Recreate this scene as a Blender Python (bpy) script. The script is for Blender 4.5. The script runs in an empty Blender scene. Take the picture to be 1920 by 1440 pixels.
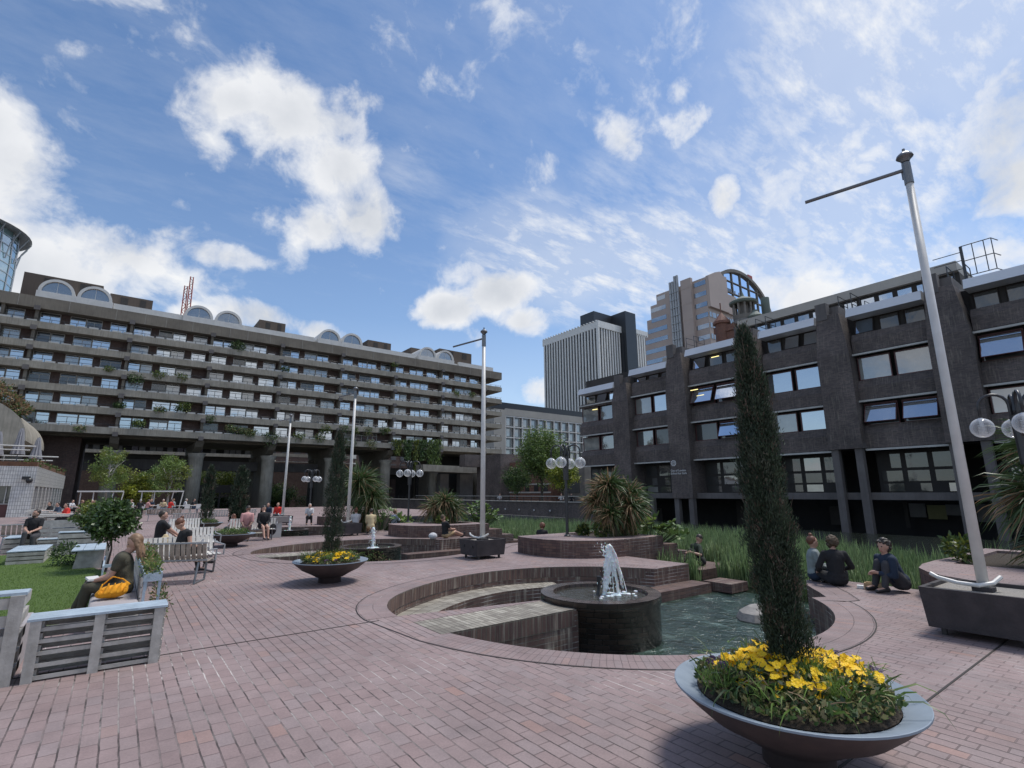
SUN_E=2.0; SUN_ANG=16.0; BGS=.15; SKYK=.70; CLK=4.0; EXPO=0.72
import bpy, math, random
import numpy as np
from mathutils import Vector, Matrix, geometry
R=random.Random(7); NR=np.random.RandomState(11)
PI=math.pi
scene=bpy.context.scene
COL=bpy.data.collections.new("scene"); scene.collection.children.link(COL)
def sr(r,g,b):
    f=lambda c:(c/255/12.92) if c/255<=.04045 else ((c/255+.055)/1.055)**2.4
    return (f(r),f(g),f(b),1)
# ---------------------------------------------------------------- materials
class NT:
    def __init__(s,name):
        s.m=bpy.data.materials.new(name); s.m.use_nodes=True; s.t=s.m.node_tree
        s.b=s.t.nodes['Principled BSDF']; s.out=s.t.nodes['Material Output']
    def n(s,t,**k):
        nd=s.t.nodes.new(t)
        for a,v in k.items():
            if a.startswith('i_'):
                key=a[2:]; key=int(key) if key.isdigit() else key.replace('_',' ')
                nd.inputs[key].default_value=v
            else: setattr(nd,a,v)
        return nd
    def l(s,a,b): s.t.links.new(a,b)
    def ramp(s,fac,stops,interp='LINEAR'):
        r=s.n('ShaderNodeValToRGB'); r.color_ramp.interpolation=interp
        e=r.color_ramp.elements
        while len(e)<len(stops): e.new(.5)
        for i,(p,c) in enumerate(stops):
            e[i].position=p; e[i].color=c if hasattr(c,'__len__') else (c,c,c,1)
        s.l(fac,r.inputs[0]); return r.outputs[0]
    def mix(s,fac,a,b,mode='MIX'):
        m=s.n('ShaderNodeMix',data_type='RGBA',blend_type=mode)
        for sock,v in ((m.inputs[0],fac),(m.inputs[6],a),(m.inputs[7],b)):
            if hasattr(v,'is_output'): s.l(v,sock)
            else: sock.default_value=v if (not hasattr(v,'__len__') or len(v)==4) else (*v,1)
        return m.outputs[2]
    def math(s,op,a,b=0.,c=0.):
        m=s.n('ShaderNodeMath',operation=op)
        for i,v in enumerate((a,b,c)):
            if hasattr(v,'is_output'): s.l(v,m.inputs[i])
            else: m.inputs[i].default_value=v
        return m.outputs[0]
    def noise(s,vec,scale,detail=4,rough=.55,sock='Fac'):
        n=s.n('ShaderNodeTexNoise'); n.inputs['Scale'].default_value=scale
        n.inputs['Detail'].default_value=detail; n.inputs['Roughness'].default_value=rough
        if vec is not None: s.l(vec,n.inputs['Vector'])
        return n.outputs[sock]
    def coord(s,which='Object',scale=None):
        c=s.n('ShaderNodeTexCoord').outputs[which]
        if scale:
            m=s.n('ShaderNodeMapping'); m.inputs['Scale'].default_value=scale; s.l(c,m.inputs[0]); c=m.outputs[0]
        return c
    def bump(s,h,strength=.3,dist=.01):
        b=s.n('ShaderNodeBump'); b.inputs['Strength'].default_value=strength; b.inputs['Distance'].default_value=dist
        s.l(h,b.inputs['Height']); s.l(b.outputs[0],s.b.inputs['Normal'])
def mat(name,c1,c2=None,rough=.7,nscale=2.,metal=0.,bump=0.,bscale=25.,streak=0.,spec=.5,emit=0.,island=0.,trans=0.):
    s=NT(name); s.b.inputs['Roughness'].default_value=rough; s.b.inputs['Metallic'].default_value=metal
    s.b.inputs['Specular IOR Level'].default_value=spec
    if len(c1)==3: c1=(*c1,1)
    if c2 is None: c2=tuple(x*.8 for x in c1[:3])+(1,)
    if len(c2)==3: c2=(*c2,1)
    co=s.coord('Object')
    f=s.noise(co,nscale,5,.6)
    f=s.ramp(f,[(.32,0.),(.68,1.)])
    col=s.mix(f,c1,c2)
    if streak:
        v=s.coord('Object',(6,6,.35)); g=s.noise(v,1.,4,.6); g=s.ramp(g,[(.45,0.),(.75,1.)])
        col=s.mix(s.math('MULTIPLY',g,streak),col,tuple(x*.42 for x in c1[:3])+(1,))
    if island:
        gi=s.n('ShaderNodeNewGeometry').outputs['Random Per Island']
        k=s.math('MULTIPLY_ADD',gi,2*island,1-island)
        mm=s.n('ShaderNodeHueSaturation'); s.l(k,mm.inputs['Value']); s.l(col,mm.inputs['Color']); col=mm.outputs[0]
    s.l(col,s.b.inputs['Base Color'])
    if bump: s.bump(s.noise(co,bscale,5,.6),bump,.02)
    if emit:
        s.l(col,s.b.inputs['Emission Color']); s.b.inputs['Emission Strength'].default_value=emit
    if trans:
        tr=s.n('ShaderNodeBsdfTranslucent'); s.l(col,tr.inputs[0]); mx=s.n('ShaderNodeMixShader'); mx.inputs[0].default_value=trans
        s.l(s.b.outputs[0],mx.inputs[1]); s.l(tr.outputs[0],mx.inputs[2]); s.l(mx.outputs[0],s.out.inputs[0])
    return s.m
def brickmat(name,stops,bw,rh,mortar,ms=.008,offset=.5,white=0.,wscale=.35,wet=0.,rough=.75,bumpd=.006,streaks=0.,stain=.35):
    """bricks laid out on the UV map, which is in metres"""
    s=NT(name); uv=s.coord('UV'); ob=s.coord('Object')
    b=s.n('ShaderNodeTexBrick',offset=offset,squash=1.)
    b.inputs['Color1'].default_value=(0,0,0,1); b.inputs['Color2'].default_value=(1,1,1,1)
    b.inputs['Scale'].default_value=1.; b.inputs['Mortar Size'].default_value=ms; b.inputs['Mortar Smooth'].default_value=.15
    b.inputs['Brick Width'].default_value=bw; b.inputs['Row Height'].default_value=rh; b.inputs['Bias'].default_value=0.
    # wobble the joints a little
    nz=s.noise(ob,9.,2,.5,'Color'); vm=s.n('ShaderNodeVectorMath',operation='MULTIPLY_ADD')
    s.l(nz,vm.inputs[0]); vm.inputs[1].default_value=(.012,.012,0); s.l(uv,vm.inputs[2]); s.l(vm.outputs[0],b.inputs['Vector'])
    col=s.ramp(b.outputs['Color'],stops)
    big=s.noise(ob,.45,4,.6); bigr=s.ramp(big,[(.3,1-stain),(.7,1.)])
    col=s.mix(1.,col,bigr,'MULTIPLY')
    fine=s.ramp(s.noise(ob,60.,3,.7),[(.3,.86),(.7,1.1)]); col=s.mix(1.,col,fine,'MULTIPLY')
    mid=s.ramp(s.noise(ob,3.2,4,.65),[(.3,.84),(.65,1.05)]); col=s.mix(1.,col,mid,'MULTIPLY')
    mc=mortar
    if white:
        sv_=s.n('ShaderNodeSeparateXYZ'); s.l(vm.outputs[0],sv_.inputs[0]); fr_=s.math('FRACT',s.math('DIVIDE',sv_.outputs[1],rh)); bed=s.math('GREATER_THAN',s.math('ABSOLUTE',s.math('SUBTRACT',fr_,.5)),.5-ms*1.0/rh)
        wn=s.ramp(s.noise(ob,wscale,3,.6),[(.56-.2*white,0.),(.68-.2*white,1.)])
        brk=s.ramp(s.noise(ob,2.4,3,.7),[(.42,0.),(.56,1.)])
        mc=s.mix(s.math('MULTIPLY',s.math('MULTIPLY',wn,brk),s.math('MAXIMUM',bed,.12)),mortar,(.50,.45,.42,1))
    if white:
        mc=s.mix(s.math('MAXIMUM',bed,.0),s.mix(.45,mc,col),mc)
    mf=s.math('MULTIPLY',b.outputs['Fac'],s.ramp(s.noise(ob,3.1,4,.7),[(.36,.35),(.55,1.)])) if white else b.outputs['Fac']
    col=s.mix(mf,col,mc)
    if streaks:
        sv=s.coord('UV',(9,.5,1)); g=s.ramp(s.noise(sv,1.3,4,.65),[(.50,0.),(.66,1.)])
        sp=s.ramp(s.noise(ob,1.1,3,.6),[(.35,0.),(.6,1.)])
        g=s.math('MULTIPLY',s.math('MULTIPLY',g,sp),streaks)
        col=s.mix(g,col,(.42,.37,.30,1))
    if white:
        vo=s.n('ShaderNodeTexVoronoi'); vo.inputs['Scale'].default_value=2.3; s.l(ob,vo.inputs['Vector'])
        rad=s.math('MULTIPLY_ADD',s.math('FRACT',s.math('MULTIPLY',vo.outputs['Color'],7.3)),.05,.012)
        spot=s.math('MULTIPLY',s.math('LESS_THAN',vo.outputs['Distance'],rad),s.math('GREATER_THAN',s.noise(ob,.8,2,.5),.5))
        col=s.mix(s.math('MULTIPLY',spot,.55),col,(.10,.08,.078,1))
        tr_=s.ramp(s.noise(s.coord('Object',(1,.25,1)),.9,5,.7),[(.42,1.),(.62,.86)]); col=s.mix(1.,col,tr_,'MULTIPLY')
    s.l(col,s.b.inputs['Base Color'])
    s.b.inputs['Roughness'].default_value=rough
    h=s.math('SUBTRACT',1.,b.outputs['Fac']); h2=s.math('MULTIPLY_ADD',s.noise(ob,45.,4,.7),.25,h)
    h3=s.math('MULTIPLY_ADD',b.outputs['Color'],.22,h2)
    s.bump(h3,.75,bumpd)
    return s.m
# ---------------------------------------------------------------- mesh builder
def norm(v):
    v=Vector(v); return v.normalized() if v.length>1e-9 else Vector((0,0,1))
class MB:
    def __init__(s): s.V=[];s.F=[];s.M=[];s.U=[];s.m=0
    def add(s,vs,fs,uvs=None):
        o=len(s.V); s.V.extend([tuple(v) for v in vs])
        for i,f in enumerate(fs):
            s.F.append([a+o for a in f]); s.M.append(s.m); s.U.append(uvs[i] if uvs else None)
    def quad(s,a,b,c,d,uv=None): s.add([a,b,c,d],[(0,1,2,3)],[uv] if uv else None)
    def box(s,x0,y0,z0,x1,y1,z1):
        s.add([(x0,y0,z0),(x1,y0,z0),(x1,y1,z0),(x0,y1,z0),(x0,y0,z1),(x1,y0,z1),(x1,y1,z1),(x0,y1,z1)],
          [(0,3,2,1),(4,5,6,7),(0,1,5,4),(1,2,6,5),(2,3,7,6),(3,0,4,7)])
    def cb(s,c,size,rz=0.,rx=0.,ry=0.):
        Mx=Matrix.Translation(c)@Matrix.Rotation(rz,4,'Z')@Matrix.Rotation(rx,4,'X')@Matrix.Rotation(ry,4,'Y')
        o=len(s.V); a,b,d=[q/2 for q in size]
        s.box(-a,-b,-d,a,b,d)
        for i in range(o,len(s.V)): s.V[i]=tuple(Mx@Vector(s.V[i]))
    def prism(s,poly,z0,z1,top=True,bot=True):
        n=len(poly); vs=[(x,y,z0) for x,y in poly]+[(x,y,z1) for x,y in poly]
        area=sum(poly[i][0]*poly[(i+1)%n][1]-poly[(i+1)%n][0]*poly[i][1] for i in range(n))
        if area<0:
            poly=poly[::-1]; vs=[(x,y,z0) for x,y in poly]+[(x,y,z1) for x,y in poly]
        fs=[];uvs=[];L=0
        for i in range(n):
            j=(i+1)%n; d=math.dist(poly[i],poly[j])
            fs.append((i,j,n+j,n+i)); uvs.append([(L,z0),(L+d,z0),(L+d,z1),(L,z1)]); L+=d
        if top: fs.append(tuple(range(n,2*n))); uvs.append(None)
        if bot: fs.append(tuple(range(n-1,-1,-1))); uvs.append(None)
        s.add(vs,fs,uvs)
    def prof(s,pts,axis,a0,a1):
        """extrude a 2D outline along an axis: 'X' -> pts are (y,z); 'Y' -> pts are (x,z)"""
        n=len(pts)
        f=(lambda p,a:(a,p[0],p[1])) if axis=='X' else (lambda p,a:(p[0],a,p[1]))
        vs=[f(p,a0) for p in pts]+[f(p,a1) for p in pts]
        fs=[(i,(i+1)%n,n+(i+1)%n,n+i) for i in range(n)]+[tuple(range(n-1,-1,-1)),tuple(range(n,2*n))]
        s.add(vs,fs)
    def tube(s,pts,r,n=8,cap=True):
        pts=[Vector(p) for p in pts]; k=len(pts)
        rs=r if hasattr(r,'__len__') else [r]*k
        t=norm(pts[1]-pts[0]); ref=Vector((0,0,1)) if abs(t.z)<.9 else Vector((1,0,0))
        u=norm(t.cross(ref)); o=len(s.V); vs=[];
        for i,p in enumerate(pts):
            d=norm(pts[min(i+1,k-1)]-pts[max(i-1,0)])
            u=norm(u-d*u.dot(d)); w=d.cross(u)
            for j in range(n):
                a=2*PI*j/n; vs.append(p+(u*math.cos(a)+w*math.sin(a))*rs[i])
        fs=[]
        for i in range(k-1):
            for j in range(n):
                q=(j+1)%n; fs.append((i*n+j,i*n+q,(i+1)*n+q,(i+1)*n+j))
        if cap: fs.append(tuple(range(n-1,-1,-1))); fs.append(tuple(range((k-1)*n,k*n)))
        s.add(vs,fs)
    def lathe(s,prof,c=(0,0,0),n=32,a0=0.,a1=2*PI,rmap=None):
        """prof: (radius,z) list"""
        full=abs(a1-a0-2*PI)<1e-6; m=n if full else n+1; vs=[];fs=[];uvs=[]
        L=[0]
        for i in range(1,len(prof)): L.append(L[-1]+math.dist(prof[i],prof[i-1]))
        for i,(r,z) in enumerate(prof):
            for j in range(m):
                a=a0+(a1-a0)*j/n; vs.append((c[0]+r*math.cos(a),c[1]+r*math.sin(a),c[2]+z))
        for i in range(len(prof)-1):
            rr=rmap or max(prof[i][0],prof[i+1][0],.01)
            for j in range(n):
                q=(j+1)%m; fs.append((i*m+j,i*m+q,(i+1)*m+q,(i+1)*m+j))
                ua=(a0+(a1-a0)*j/n)*rr; ub=(a0+(a1-a0)*(j+1)/n)*rr
                uvs.append([(ua,L[i]),(ub,L[i]),(ub,L[i+1]),(ua,L[i+1])])
        s.add(vs,fs,uvs)
    def sph(s,c,r,n=12,m=8,sc=(1,1,1),rot=None):
        vs=[];fs=[]
        for i in range(m+1):
            t=PI*i/m
            for j in range(n):
                a=2*PI*j/n; v=Vector((math.sin(t)*math.cos(a)*sc[0],math.sin(t)*math.sin(a)*sc[1],math.cos(t)*sc[2]))*r
                if rot: v=rot@v
                vs.append(Vector(c)+v)
        for i in range(m):
            for j in range(n):
                q=(j+1)%n; fs.append((i*n+j,(i+1)*n+j,(i+1)*n+q,i*n+q))
        s.add(vs,fs)
    def wall(s,path,z0,z1,flip=False):
        L=0
        for i in range(len(path)-1):
            a,b=path[i],path[i+1]; d=math.dist(a[:2],b[:2])
            q=[(a[0],a[1],z0),(b[0],b[1],z0),(b[0],b[1],z1),(a[0],a[1],z1)]; uv=[(L,z0),(L+d,z0),(L+d,z1),(L,z1)]
            if flip: q=q[::-1]; uv=uv[::-1]
            s.add(q,[(0,1,2,3)],[uv]); L+=d
    def strip(s,pa,pb,z,u0=0.):
        """flat ribbon between two paths; u runs along, v across"""
        L=u0
        for i in range(len(pa)-1):
            a,b,c,d=pa[i],pa[i+1],pb[i+1],pb[i]
            w0=math.dist(a,d); w1=math.dist(b,c); dl=(math.dist(a,b)+math.dist(c,d))/2
            za=z if not hasattr(z,'__len__') else z[i]; zb=z if not hasattr(z,'__len__') else z[i+1]
            q=[(*a,za),(*b,zb),(*c,zb),(*d,za)]; uv=[(L,0),(L+dl,0),(L+dl,w1),(L,w0)]
            ar=(b[0]-a[0])*(c[1]-a[1])-(b[1]-a[1])*(c[0]-a[0])
            if ar<0: q=q[::-1]; uv=uv[::-1]
            s.add(q,[(0,1,2,3)],[uv]); L+=dl
    def sheet(s,polys,z):
        """flat polygon with holes"""
        tris=geometry.tessellate_polygon([[Vector((x,y,0)) for x,y in p] for p in polys])
        pts=[p for q in polys for p in q]
        fs=[]
        for t in tris:
            a,b,c=[pts[i] for i in t]
            ar=(b[0]-a[0])*(c[1]-a[1])-(b[1]-a[1])*(c[0]-a[0])
            if abs(ar)<1e-9: continue
            fs.append(tuple(t) if ar>0 else tuple(t[::-1]))
        s.add([(x,y,z) for x,y in pts],fs)
    def build(s,name,mats,parent=None,smooth=False,world=True,uv=True):
        me=bpy.data.meshes.new(name)
        off=Vector(parent.location) if (parent and world) else Vector((0,0,0))
        if parent and world and parent.parent: off=off+Vector(parent.parent.location)
        V=np.array(s.V,dtype=np.float64).reshape(-1,3)-np.array(off)
        me.from_pydata(V.tolist(),[],s.F)
        if not hasattr(mats,'__len__'): mats=[mats]
        for m in mats: me.materials.append(m)
        if len(mats)>1: me.polygons.foreach_set('material_index',s.M)
        if smooth: me.polygons.foreach_set('use_smooth',[True]*len(s.F))
        if uv and len(s.F)<60000:
            ul=me.uv_layers.new(name='UVMap'); data=[]
            for p,u in zip(me.polygons,s.U):
                if u: data.extend([c for q in u for c in q]); continue
                nx,ny,nz=p.normal
                for vi in p.vertices:
                    x,y,z=s.V[vi]
                    if abs(nz)>.6: data.extend((y,x))
                    elif abs(nx)>abs(ny): data.extend((y,z))
                    else: data.extend((x,z))
            ul.data.foreach_set('uv',data)
        o=bpy.data.objects.new(name,me); COL.objects.link(o)
        if parent: o.parent=parent
        return o
def tag(o,label=None,cat=None,group=None,kind=None):
    if label: o['label']=label
    if cat: o['category']=cat
    if group: o['group']=group
    if kind: o['kind']=kind
    return o
def thing(name,label,cat,loc=(0,0,0),rz=0.,group=None):
    o=bpy.data.objects.new(name,None); COL.objects.link(o); o.location=loc; o.rotation_euler=(0,0,rz)
    o.empty_display_size=.2
    return tag(o,label,cat,group)
def copytree(o,loc=None,rz=None,label=None,group=None,parent=None,scale=None):
    c=o.copy(); COL.objects.link(c)
    if parent: c.parent=parent
    if loc is not None: c.location=loc
    if rz is not None: c.rotation_euler=(0,0,rz)
    if scale is not None: c.scale=(scale,)*3 if not hasattr(scale,'__len__') else scale
    if label: c['label']=label
    if group: c['group']=group
    for ch in list(o.children): copytree(ch,parent=c)
    return c
def struct(o): o['kind']='structure'; return o
# ---------- leaves: vectorised quads / blades
def leafmesh(name,mats,P,D,L,W,parent=None,midx=None,bend=0.,shape='leaf',world=True,N=None):
    """P base points, D direction, L length, W width (arrays)"""
    P=np.asarray(P,float); D=np.asarray(D,float); n=len(P)
    L=np.broadcast_to(L,(n,)).astype(float); W=np.broadcast_to(W,(n,)).astype(float)
    D=D/np.linalg.norm(D,axis=1,keepdims=True)
    if N is None: N=NR.normal(size=(n,3))
    S=np.cross(D,N); S/=np.maximum(np.linalg.norm(S,axis=1,keepdims=True),1e-6)
    l=L[:,None]; w=W[:,None]
    if shape=='leaf':
        pts=np.stack([P,P+D*l*.5+S*w*.5,P+D*l,P+D*l*.5-S*w*.5],1); k=4
        faces=np.arange(n*4).reshape(n,4)
    else:
        # a blade in three segments drooping by bend
        dn=np.array([0,0,-1.])
        b=np.broadcast_to(bend,(n,)).astype(float)[:,None]
        p1=P+D*l*.45+dn*b*l*.10; p2=P+D*l*.8+dn*b*l*.38; p3=P+D*l+dn*b*l*.75
        pts=np.stack([P-S*w*.5,P+S*w*.5,p1-S*w*.5,p1+S*w*.5,p2-S*w*.35,p2+S*w*.35,p3],1); k=7
        base=(np.arange(n)*7)[:,None]
        q1=base+np.array([[0,1,3,2]]); q2=base+np.array([[2,3,5,4]]); t=base+np.array([[4,5,6]])
    off=np.zeros(3)
    if parent and world:
        off=np.array(parent.location)
        if parent.parent: off=off+np.array(parent.parent.location)
    V=(pts.reshape(-1,3)-off).astype(np.float32)
    me=bpy.data.meshes.new(name); me.vertices.add(len(V)); me.vertices.foreach_set('co',V.ravel())
    if shape=='leaf':
        me.loops.add(n*4); me.loops.foreach_set('vertex_index',faces.ravel().astype(np.int32))
        me.polygons.add(n); me.polygons.foreach_set('loop_start',(np.arange(n)*4).astype(np.int32)); per=1
        me.polygons.foreach_set('loop_total',np.full(n,4,dtype=np.int32))
    else:
        lv=np.concatenate([q1,q2,t],1).ravel().astype(np.int32)
        me.loops.add(len(lv)); me.loops.foreach_set('vertex_index',lv)
        st=(np.arange(n)*11)[:,None]+np.array([[0,4,8]]); me.polygons.add(n*3); per=3
        me.polygons.foreach_set('loop_start',st.ravel().astype(np.int32))
        me.polygons.foreach_set('loop_total',np.tile([4,4,3],n).astype(np.int32))
    if not hasattr(mats,'__len__'): mats=[mats]
    for m in mats: me.materials.append(m)
    if midx is not None: me.polygons.foreach_set('material_index',np.repeat(midx,per).astype(np.int32))
    me.update(calc_edges=True); me.validate()
    o=bpy.data.objects.new(name,me); COL.objects.link(o)
    if parent: o.parent=parent
    return o
def rdirs(n,up=0.):
    d=NR.normal(size=(n,3)); d[:,2]+=up; return d/np.linalg.norm(d,axis=1,keepdims=True)
def arc(cx,cy,r,a0,a1,n):
    return [(cx+r*math.cos(math.radians(a0+(a1-a0)*i/n)),cy+r*math.sin(math.radians(a0+(a1-a0)*i/n))) for i in range(n+1)]
# ---------------------------------------------------------------- camera
CH=1.75
cam=bpy.data.cameras.new('camera'); cam.lens=18.0; cam.sensor_width=36; cam.clip_start=.05; cam.clip_end=3000
co=bpy.data.objects.new('camera',cam); scene.collection.objects.link(co)
co.matrix_world=Matrix.Translation((0,0,CH))@Matrix.Rotation(math.radians(-37),4,'Z')@Matrix.Rotation(math.radians(101.95),4,'X')@Matrix.Rotation(math.radians(-.26),4,'Z')
scene.camera=co
CM=co.matrix_world.to_3x3()
def ray(px,py): return CM@Vector(((px-960)/960,-(py-720)/960,-1))
# ---------------------------------------------------------------- sun and sky
SUN_EL=65.; SUN_AZ=-12.   # azimuth measured from +X towards +Y
sd=Vector((math.cos(math.radians(SUN_EL))*math.cos(math.radians(SUN_AZ)),math.cos(math.radians(SUN_EL))*math.sin(math.radians(SUN_AZ)),math.sin(math.radians(SUN_EL))))
sun=bpy.data.lights.new('sun','SUN'); sun.energy=SUN_E; sun.angle=math.radians(SUN_ANG); sun.color=(1,.955,.89)
so=bpy.data.objects.new('sun',sun); scene.collection.objects.link(so)
so.rotation_euler=(-sd).to_track_quat('-Z','Y').to_euler()
w=bpy.data.worlds.new('World'); scene.world=w; w.use_nodes=True; nt=w.node_tree; nt.nodes.clear()
class WN(NT):
    def __init__(s): s.t=nt
W_=WN()
out=W_.n('ShaderNodeOutputWorld'); bg=W_.n('ShaderNodeBackground'); W_.l(bg.outputs[0],out.inputs[0])
sky=W_.n('ShaderNodeTexSky',sky_type='NISHITA',sun_disc=False); sky.sun_elevation=math.radians(SUN_EL)
sky.sun_rotation=math.radians(90-SUN_AZ); sky.air_density=1.0; sky.dust_density=.6; sky.ozone_density=1.6; sky.altitude=50
dirv=W_.n('ShaderNodeTexCoord').outputs['Generated']
def vdot(v,c):
    n=W_.n('ShaderNodeVectorMath',operation='DOT_PRODUCT'); W_.l(v,n.inputs[0]); n.inputs[1].default_value=c; return n.outputs['Value']
sep=W_.n('ShaderNodeSeparateXYZ'); W_.l(dirv,sep.inputs[0])
# cloud-deck coordinates: direction projected on a flat layer overhead
zz=W_.math('ADD',W_.math('MAXIMUM',sep.outputs[2],0.),.16)
cx=W_.math('DIVIDE',sep.outputs[0],zz); cy=W_.math('DIVIDE',sep.outputs[1],zz)
comb=W_.n('ShaderNodeCombineXYZ'); W_.l(cx,comb.inputs[0]); W_.l(cy,comb.inputs[1])
deck=comb.outputs[0]
# every cloud bank is a soft ellipse of directions broken up by noise:  (azimuth/elevation ray, half-width, half-height, tilt, strength)
BL=[(60,520,190,110,20,1.),(30,300,90,150,0,.95),(0,420,150,150,0,.8),(190,470,150,70,25,.75),(100,270,60,70,20,.4),
 (430,190,110,55,0,1.),(560,215,140,75,12,1.05),(640,320,95,75,40,1.0),(690,400,85,75,30,1.05),(600,420,60,50,0,.9),(380,250,50,60,0,.7),(655,190,70,40,0,.8),
 (430,480,75,26,12,.9),(330,440,45,30,0,.6),(490,395,42,30,0,.55),(475,85,40,40,60,.35),(165,90,55,22,0,.45),(560,300,120,50,30,.5),(150,250,60,50,60,.55),(400,300,40,40,0,.4),(780,290,40,20,0,.3),(225,360,40,20,0,.3),
 (940,550,75,42,-10,1.1),(835,580,80,36,-8,1.05),(975,600,55,32,0,.85),(890,520,40,28,0,.5),(715,560,35,45,0,.4),(590,620,70,26,12,.9),(480,590,90,30,10,1.),(380,590,60,25,0,.8),(1010,735,45,32,0,.9),(960,760,60,20,0,.5),
 (1165,265,42,60,-45,.85),(1290,230,48,38,-35,.6),(1275,175,24,30,0,.5),(1355,370,36,40,0,.8),(1180,520,90,40,0,.45),(1500,560,150,50,-5,.5),(1620,585,130,45,0,.6),
 (1800,160,220,190,-20,.55),(1880,230,90,130,-10,.95),(1900,330,90,80,0,.95),(1850,70,150,90,0,.45),(1820,280,70,40,-20,.6),(1900,480,110,50,0,.5)]
CI=[(1000,440,170,80,0,.75),(1200,490,330,110,-6,1.15),(1480,520,300,130,-4,1.2),(1700,540,250,110,0,1.1),(1620,330,300,170,-30,1.0),(1750,90,360,200,0,1.3),(1500,200,260,160,-30,.6),(1350,330,200,110,-30,.5),(1150,320,170,60,-30,.4),(760,330,90,60,0,.3)]
def field(L_):
  acc=None
  for (px,py,rx,ry,tilt,wt) in L_:
    c=ray(px,py).normalized(); rt=(CM@Vector((1,0,0))); up=(CM@Vector((0,1,0)))
    rt=(rt-c*rt.dot(c)).normalized(); up=c.cross(rt)*-1; up=-up if up.z<0 else up
    t=math.radians(-tilt); a=(rt*math.cos(t)+up*math.sin(t)); b=(-rt*math.sin(t)+up*math.cos(t))
    rx*=.80; ry*=.80; k=ray(px,py).length*960; ca=math.cos(math.atan(math.dist((px,py),(960,720))/960))
    sx=rx/k*(.9+.1*ca); sy=ry/k*(.9+.1*ca)
    da=vdot(dirv,tuple(a/sx)); db=vdot(dirv,tuple(b/sy))
    d2=W_.math('MULTIPLY_ADD',da,da,W_.math('MULTIPLY',db,db))
    v=W_.math('MULTIPLY',W_.math('MAXIMUM',W_.math('SUBTRACT',1.,W_.math('MULTIPLY',d2,.38)),0.),wt)
    front=W_.math('GREATER_THAN',vdot(dirv,tuple(c)),0.)
    v=W_.math('MULTIPLY',v,front)
    acc=v if acc is None else W_.math('SMOOTH_MAX',acc,v,.25)
  return acc
acc=field(BL); acc2=field(CI)
# elsewhere (behind the viewer): a generic broken cloud field that the windows reflect
fwd=CM@Vector((0,0,-1))
gen=W_.ramp(W_.noise(deck,.7,3,.5),[(.38,0.),(.62,.95)])
behind=W_.ramp(W_.math('MULTIPLY',vdot(dirv,tuple(fwd)),-1.),[(0.,0.),(.35,1.)])
acc=W_.math('MAXIMUM',acc,W_.math('MULTIPLY',gen,behind))
wv=W_.n('ShaderNodeVectorMath',operation='MULTIPLY_ADD'); W_.l(W_.noise(dirv,4.,3,.5,'Color'),wv.inputs[0]); wv.inputs[1].default_value=(.12,.12,.12); W_.l(dirv,wv.inputs[2])
n1=W_.noise(wv.outputs[0],6.0,11,.58); n2=W_.noise(wv.outputs[0],19.,9,.62)
nd=W_.math('ADD',W_.math('MULTIPLY',W_.math('SUBTRACT',n1,.50),2.7),W_.math('MULTIPLY',W_.math('SUBTRACT',n2,.5),1.15))
dens=W_.math('ADD',acc,nd)
cl=W_.ramp(dens,[(.26,0.),(.42,.20),(.62,.62),(.92,.97)])
gate=W_.ramp(acc,[(.0,0.),(.22,1.)]); cl=W_.math('MULTIPLY',cl,gate)
# thin high streaks
st=W_.n('ShaderNodeMapping'); st.inputs['Rotation'].default_value=(0,0,math.radians(25)); st.inputs['Scale'].default_value=(3.4,8.5,1); W_.l(deck,st.inputs[0])
ci=W_.ramp(W_.noise(st.outputs[0],1.5,8,.66),[(.36,0.),(.68,.85)])
cg=W_.ramp(acc2,[(.05,0.),(.85,1.)])
ci=W_.math('MAXIMUM',W_.math('MULTIPLY',ci,cg),W_.math('MULTIPLY',W_.ramp(W_.math('ADD',acc2,W_.math('MULTIPLY',W_.math('SUBTRACT',n1,.5),1.2)),[(.1,0.),(1.,1.)]),.36))
haze=W_.ramp(sep.outputs[2],[(.0,.40),(.12,.26),(.32,.06),(.6,.0)])
cov=W_.math('MAXIMUM',W_.math('MAXIMUM',cl,ci),haze)
shade=W_.ramp(W_.math('MULTIPLY',W_.math('MULTIPLY_ADD',W_.math('SUBTRACT',W_.noise(dirv,7.,5,.55),.5),1.6,acc),.62),[(.16,(.96,.97,.98,1)),(.42,(.87,.885,.915,1)),(.72,(.66,.69,.74,1))])
skyc=W_.mix(1.,sky.outputs[0],(SKYK*.68,SKYK*.79,SKYK*.88,1),'MULTIPLY')
fin=W_.mix(cov,skyc,W_.mix(1.,shade,(CLK,CLK,CLK,1),'MULTIPLY'))
W_.l(fin,bg.inputs[0]); bg.inputs[1].default_value=BGS
w.cycles.sampling_method='MANUAL'; w.cycles.sample_map_resolution=512
scene.view_settings.view_transform='Standard'; scene.view_settings.look='None'; scene.view_settings.exposure=EXPO; scene.view_settings.gamma=1
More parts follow.
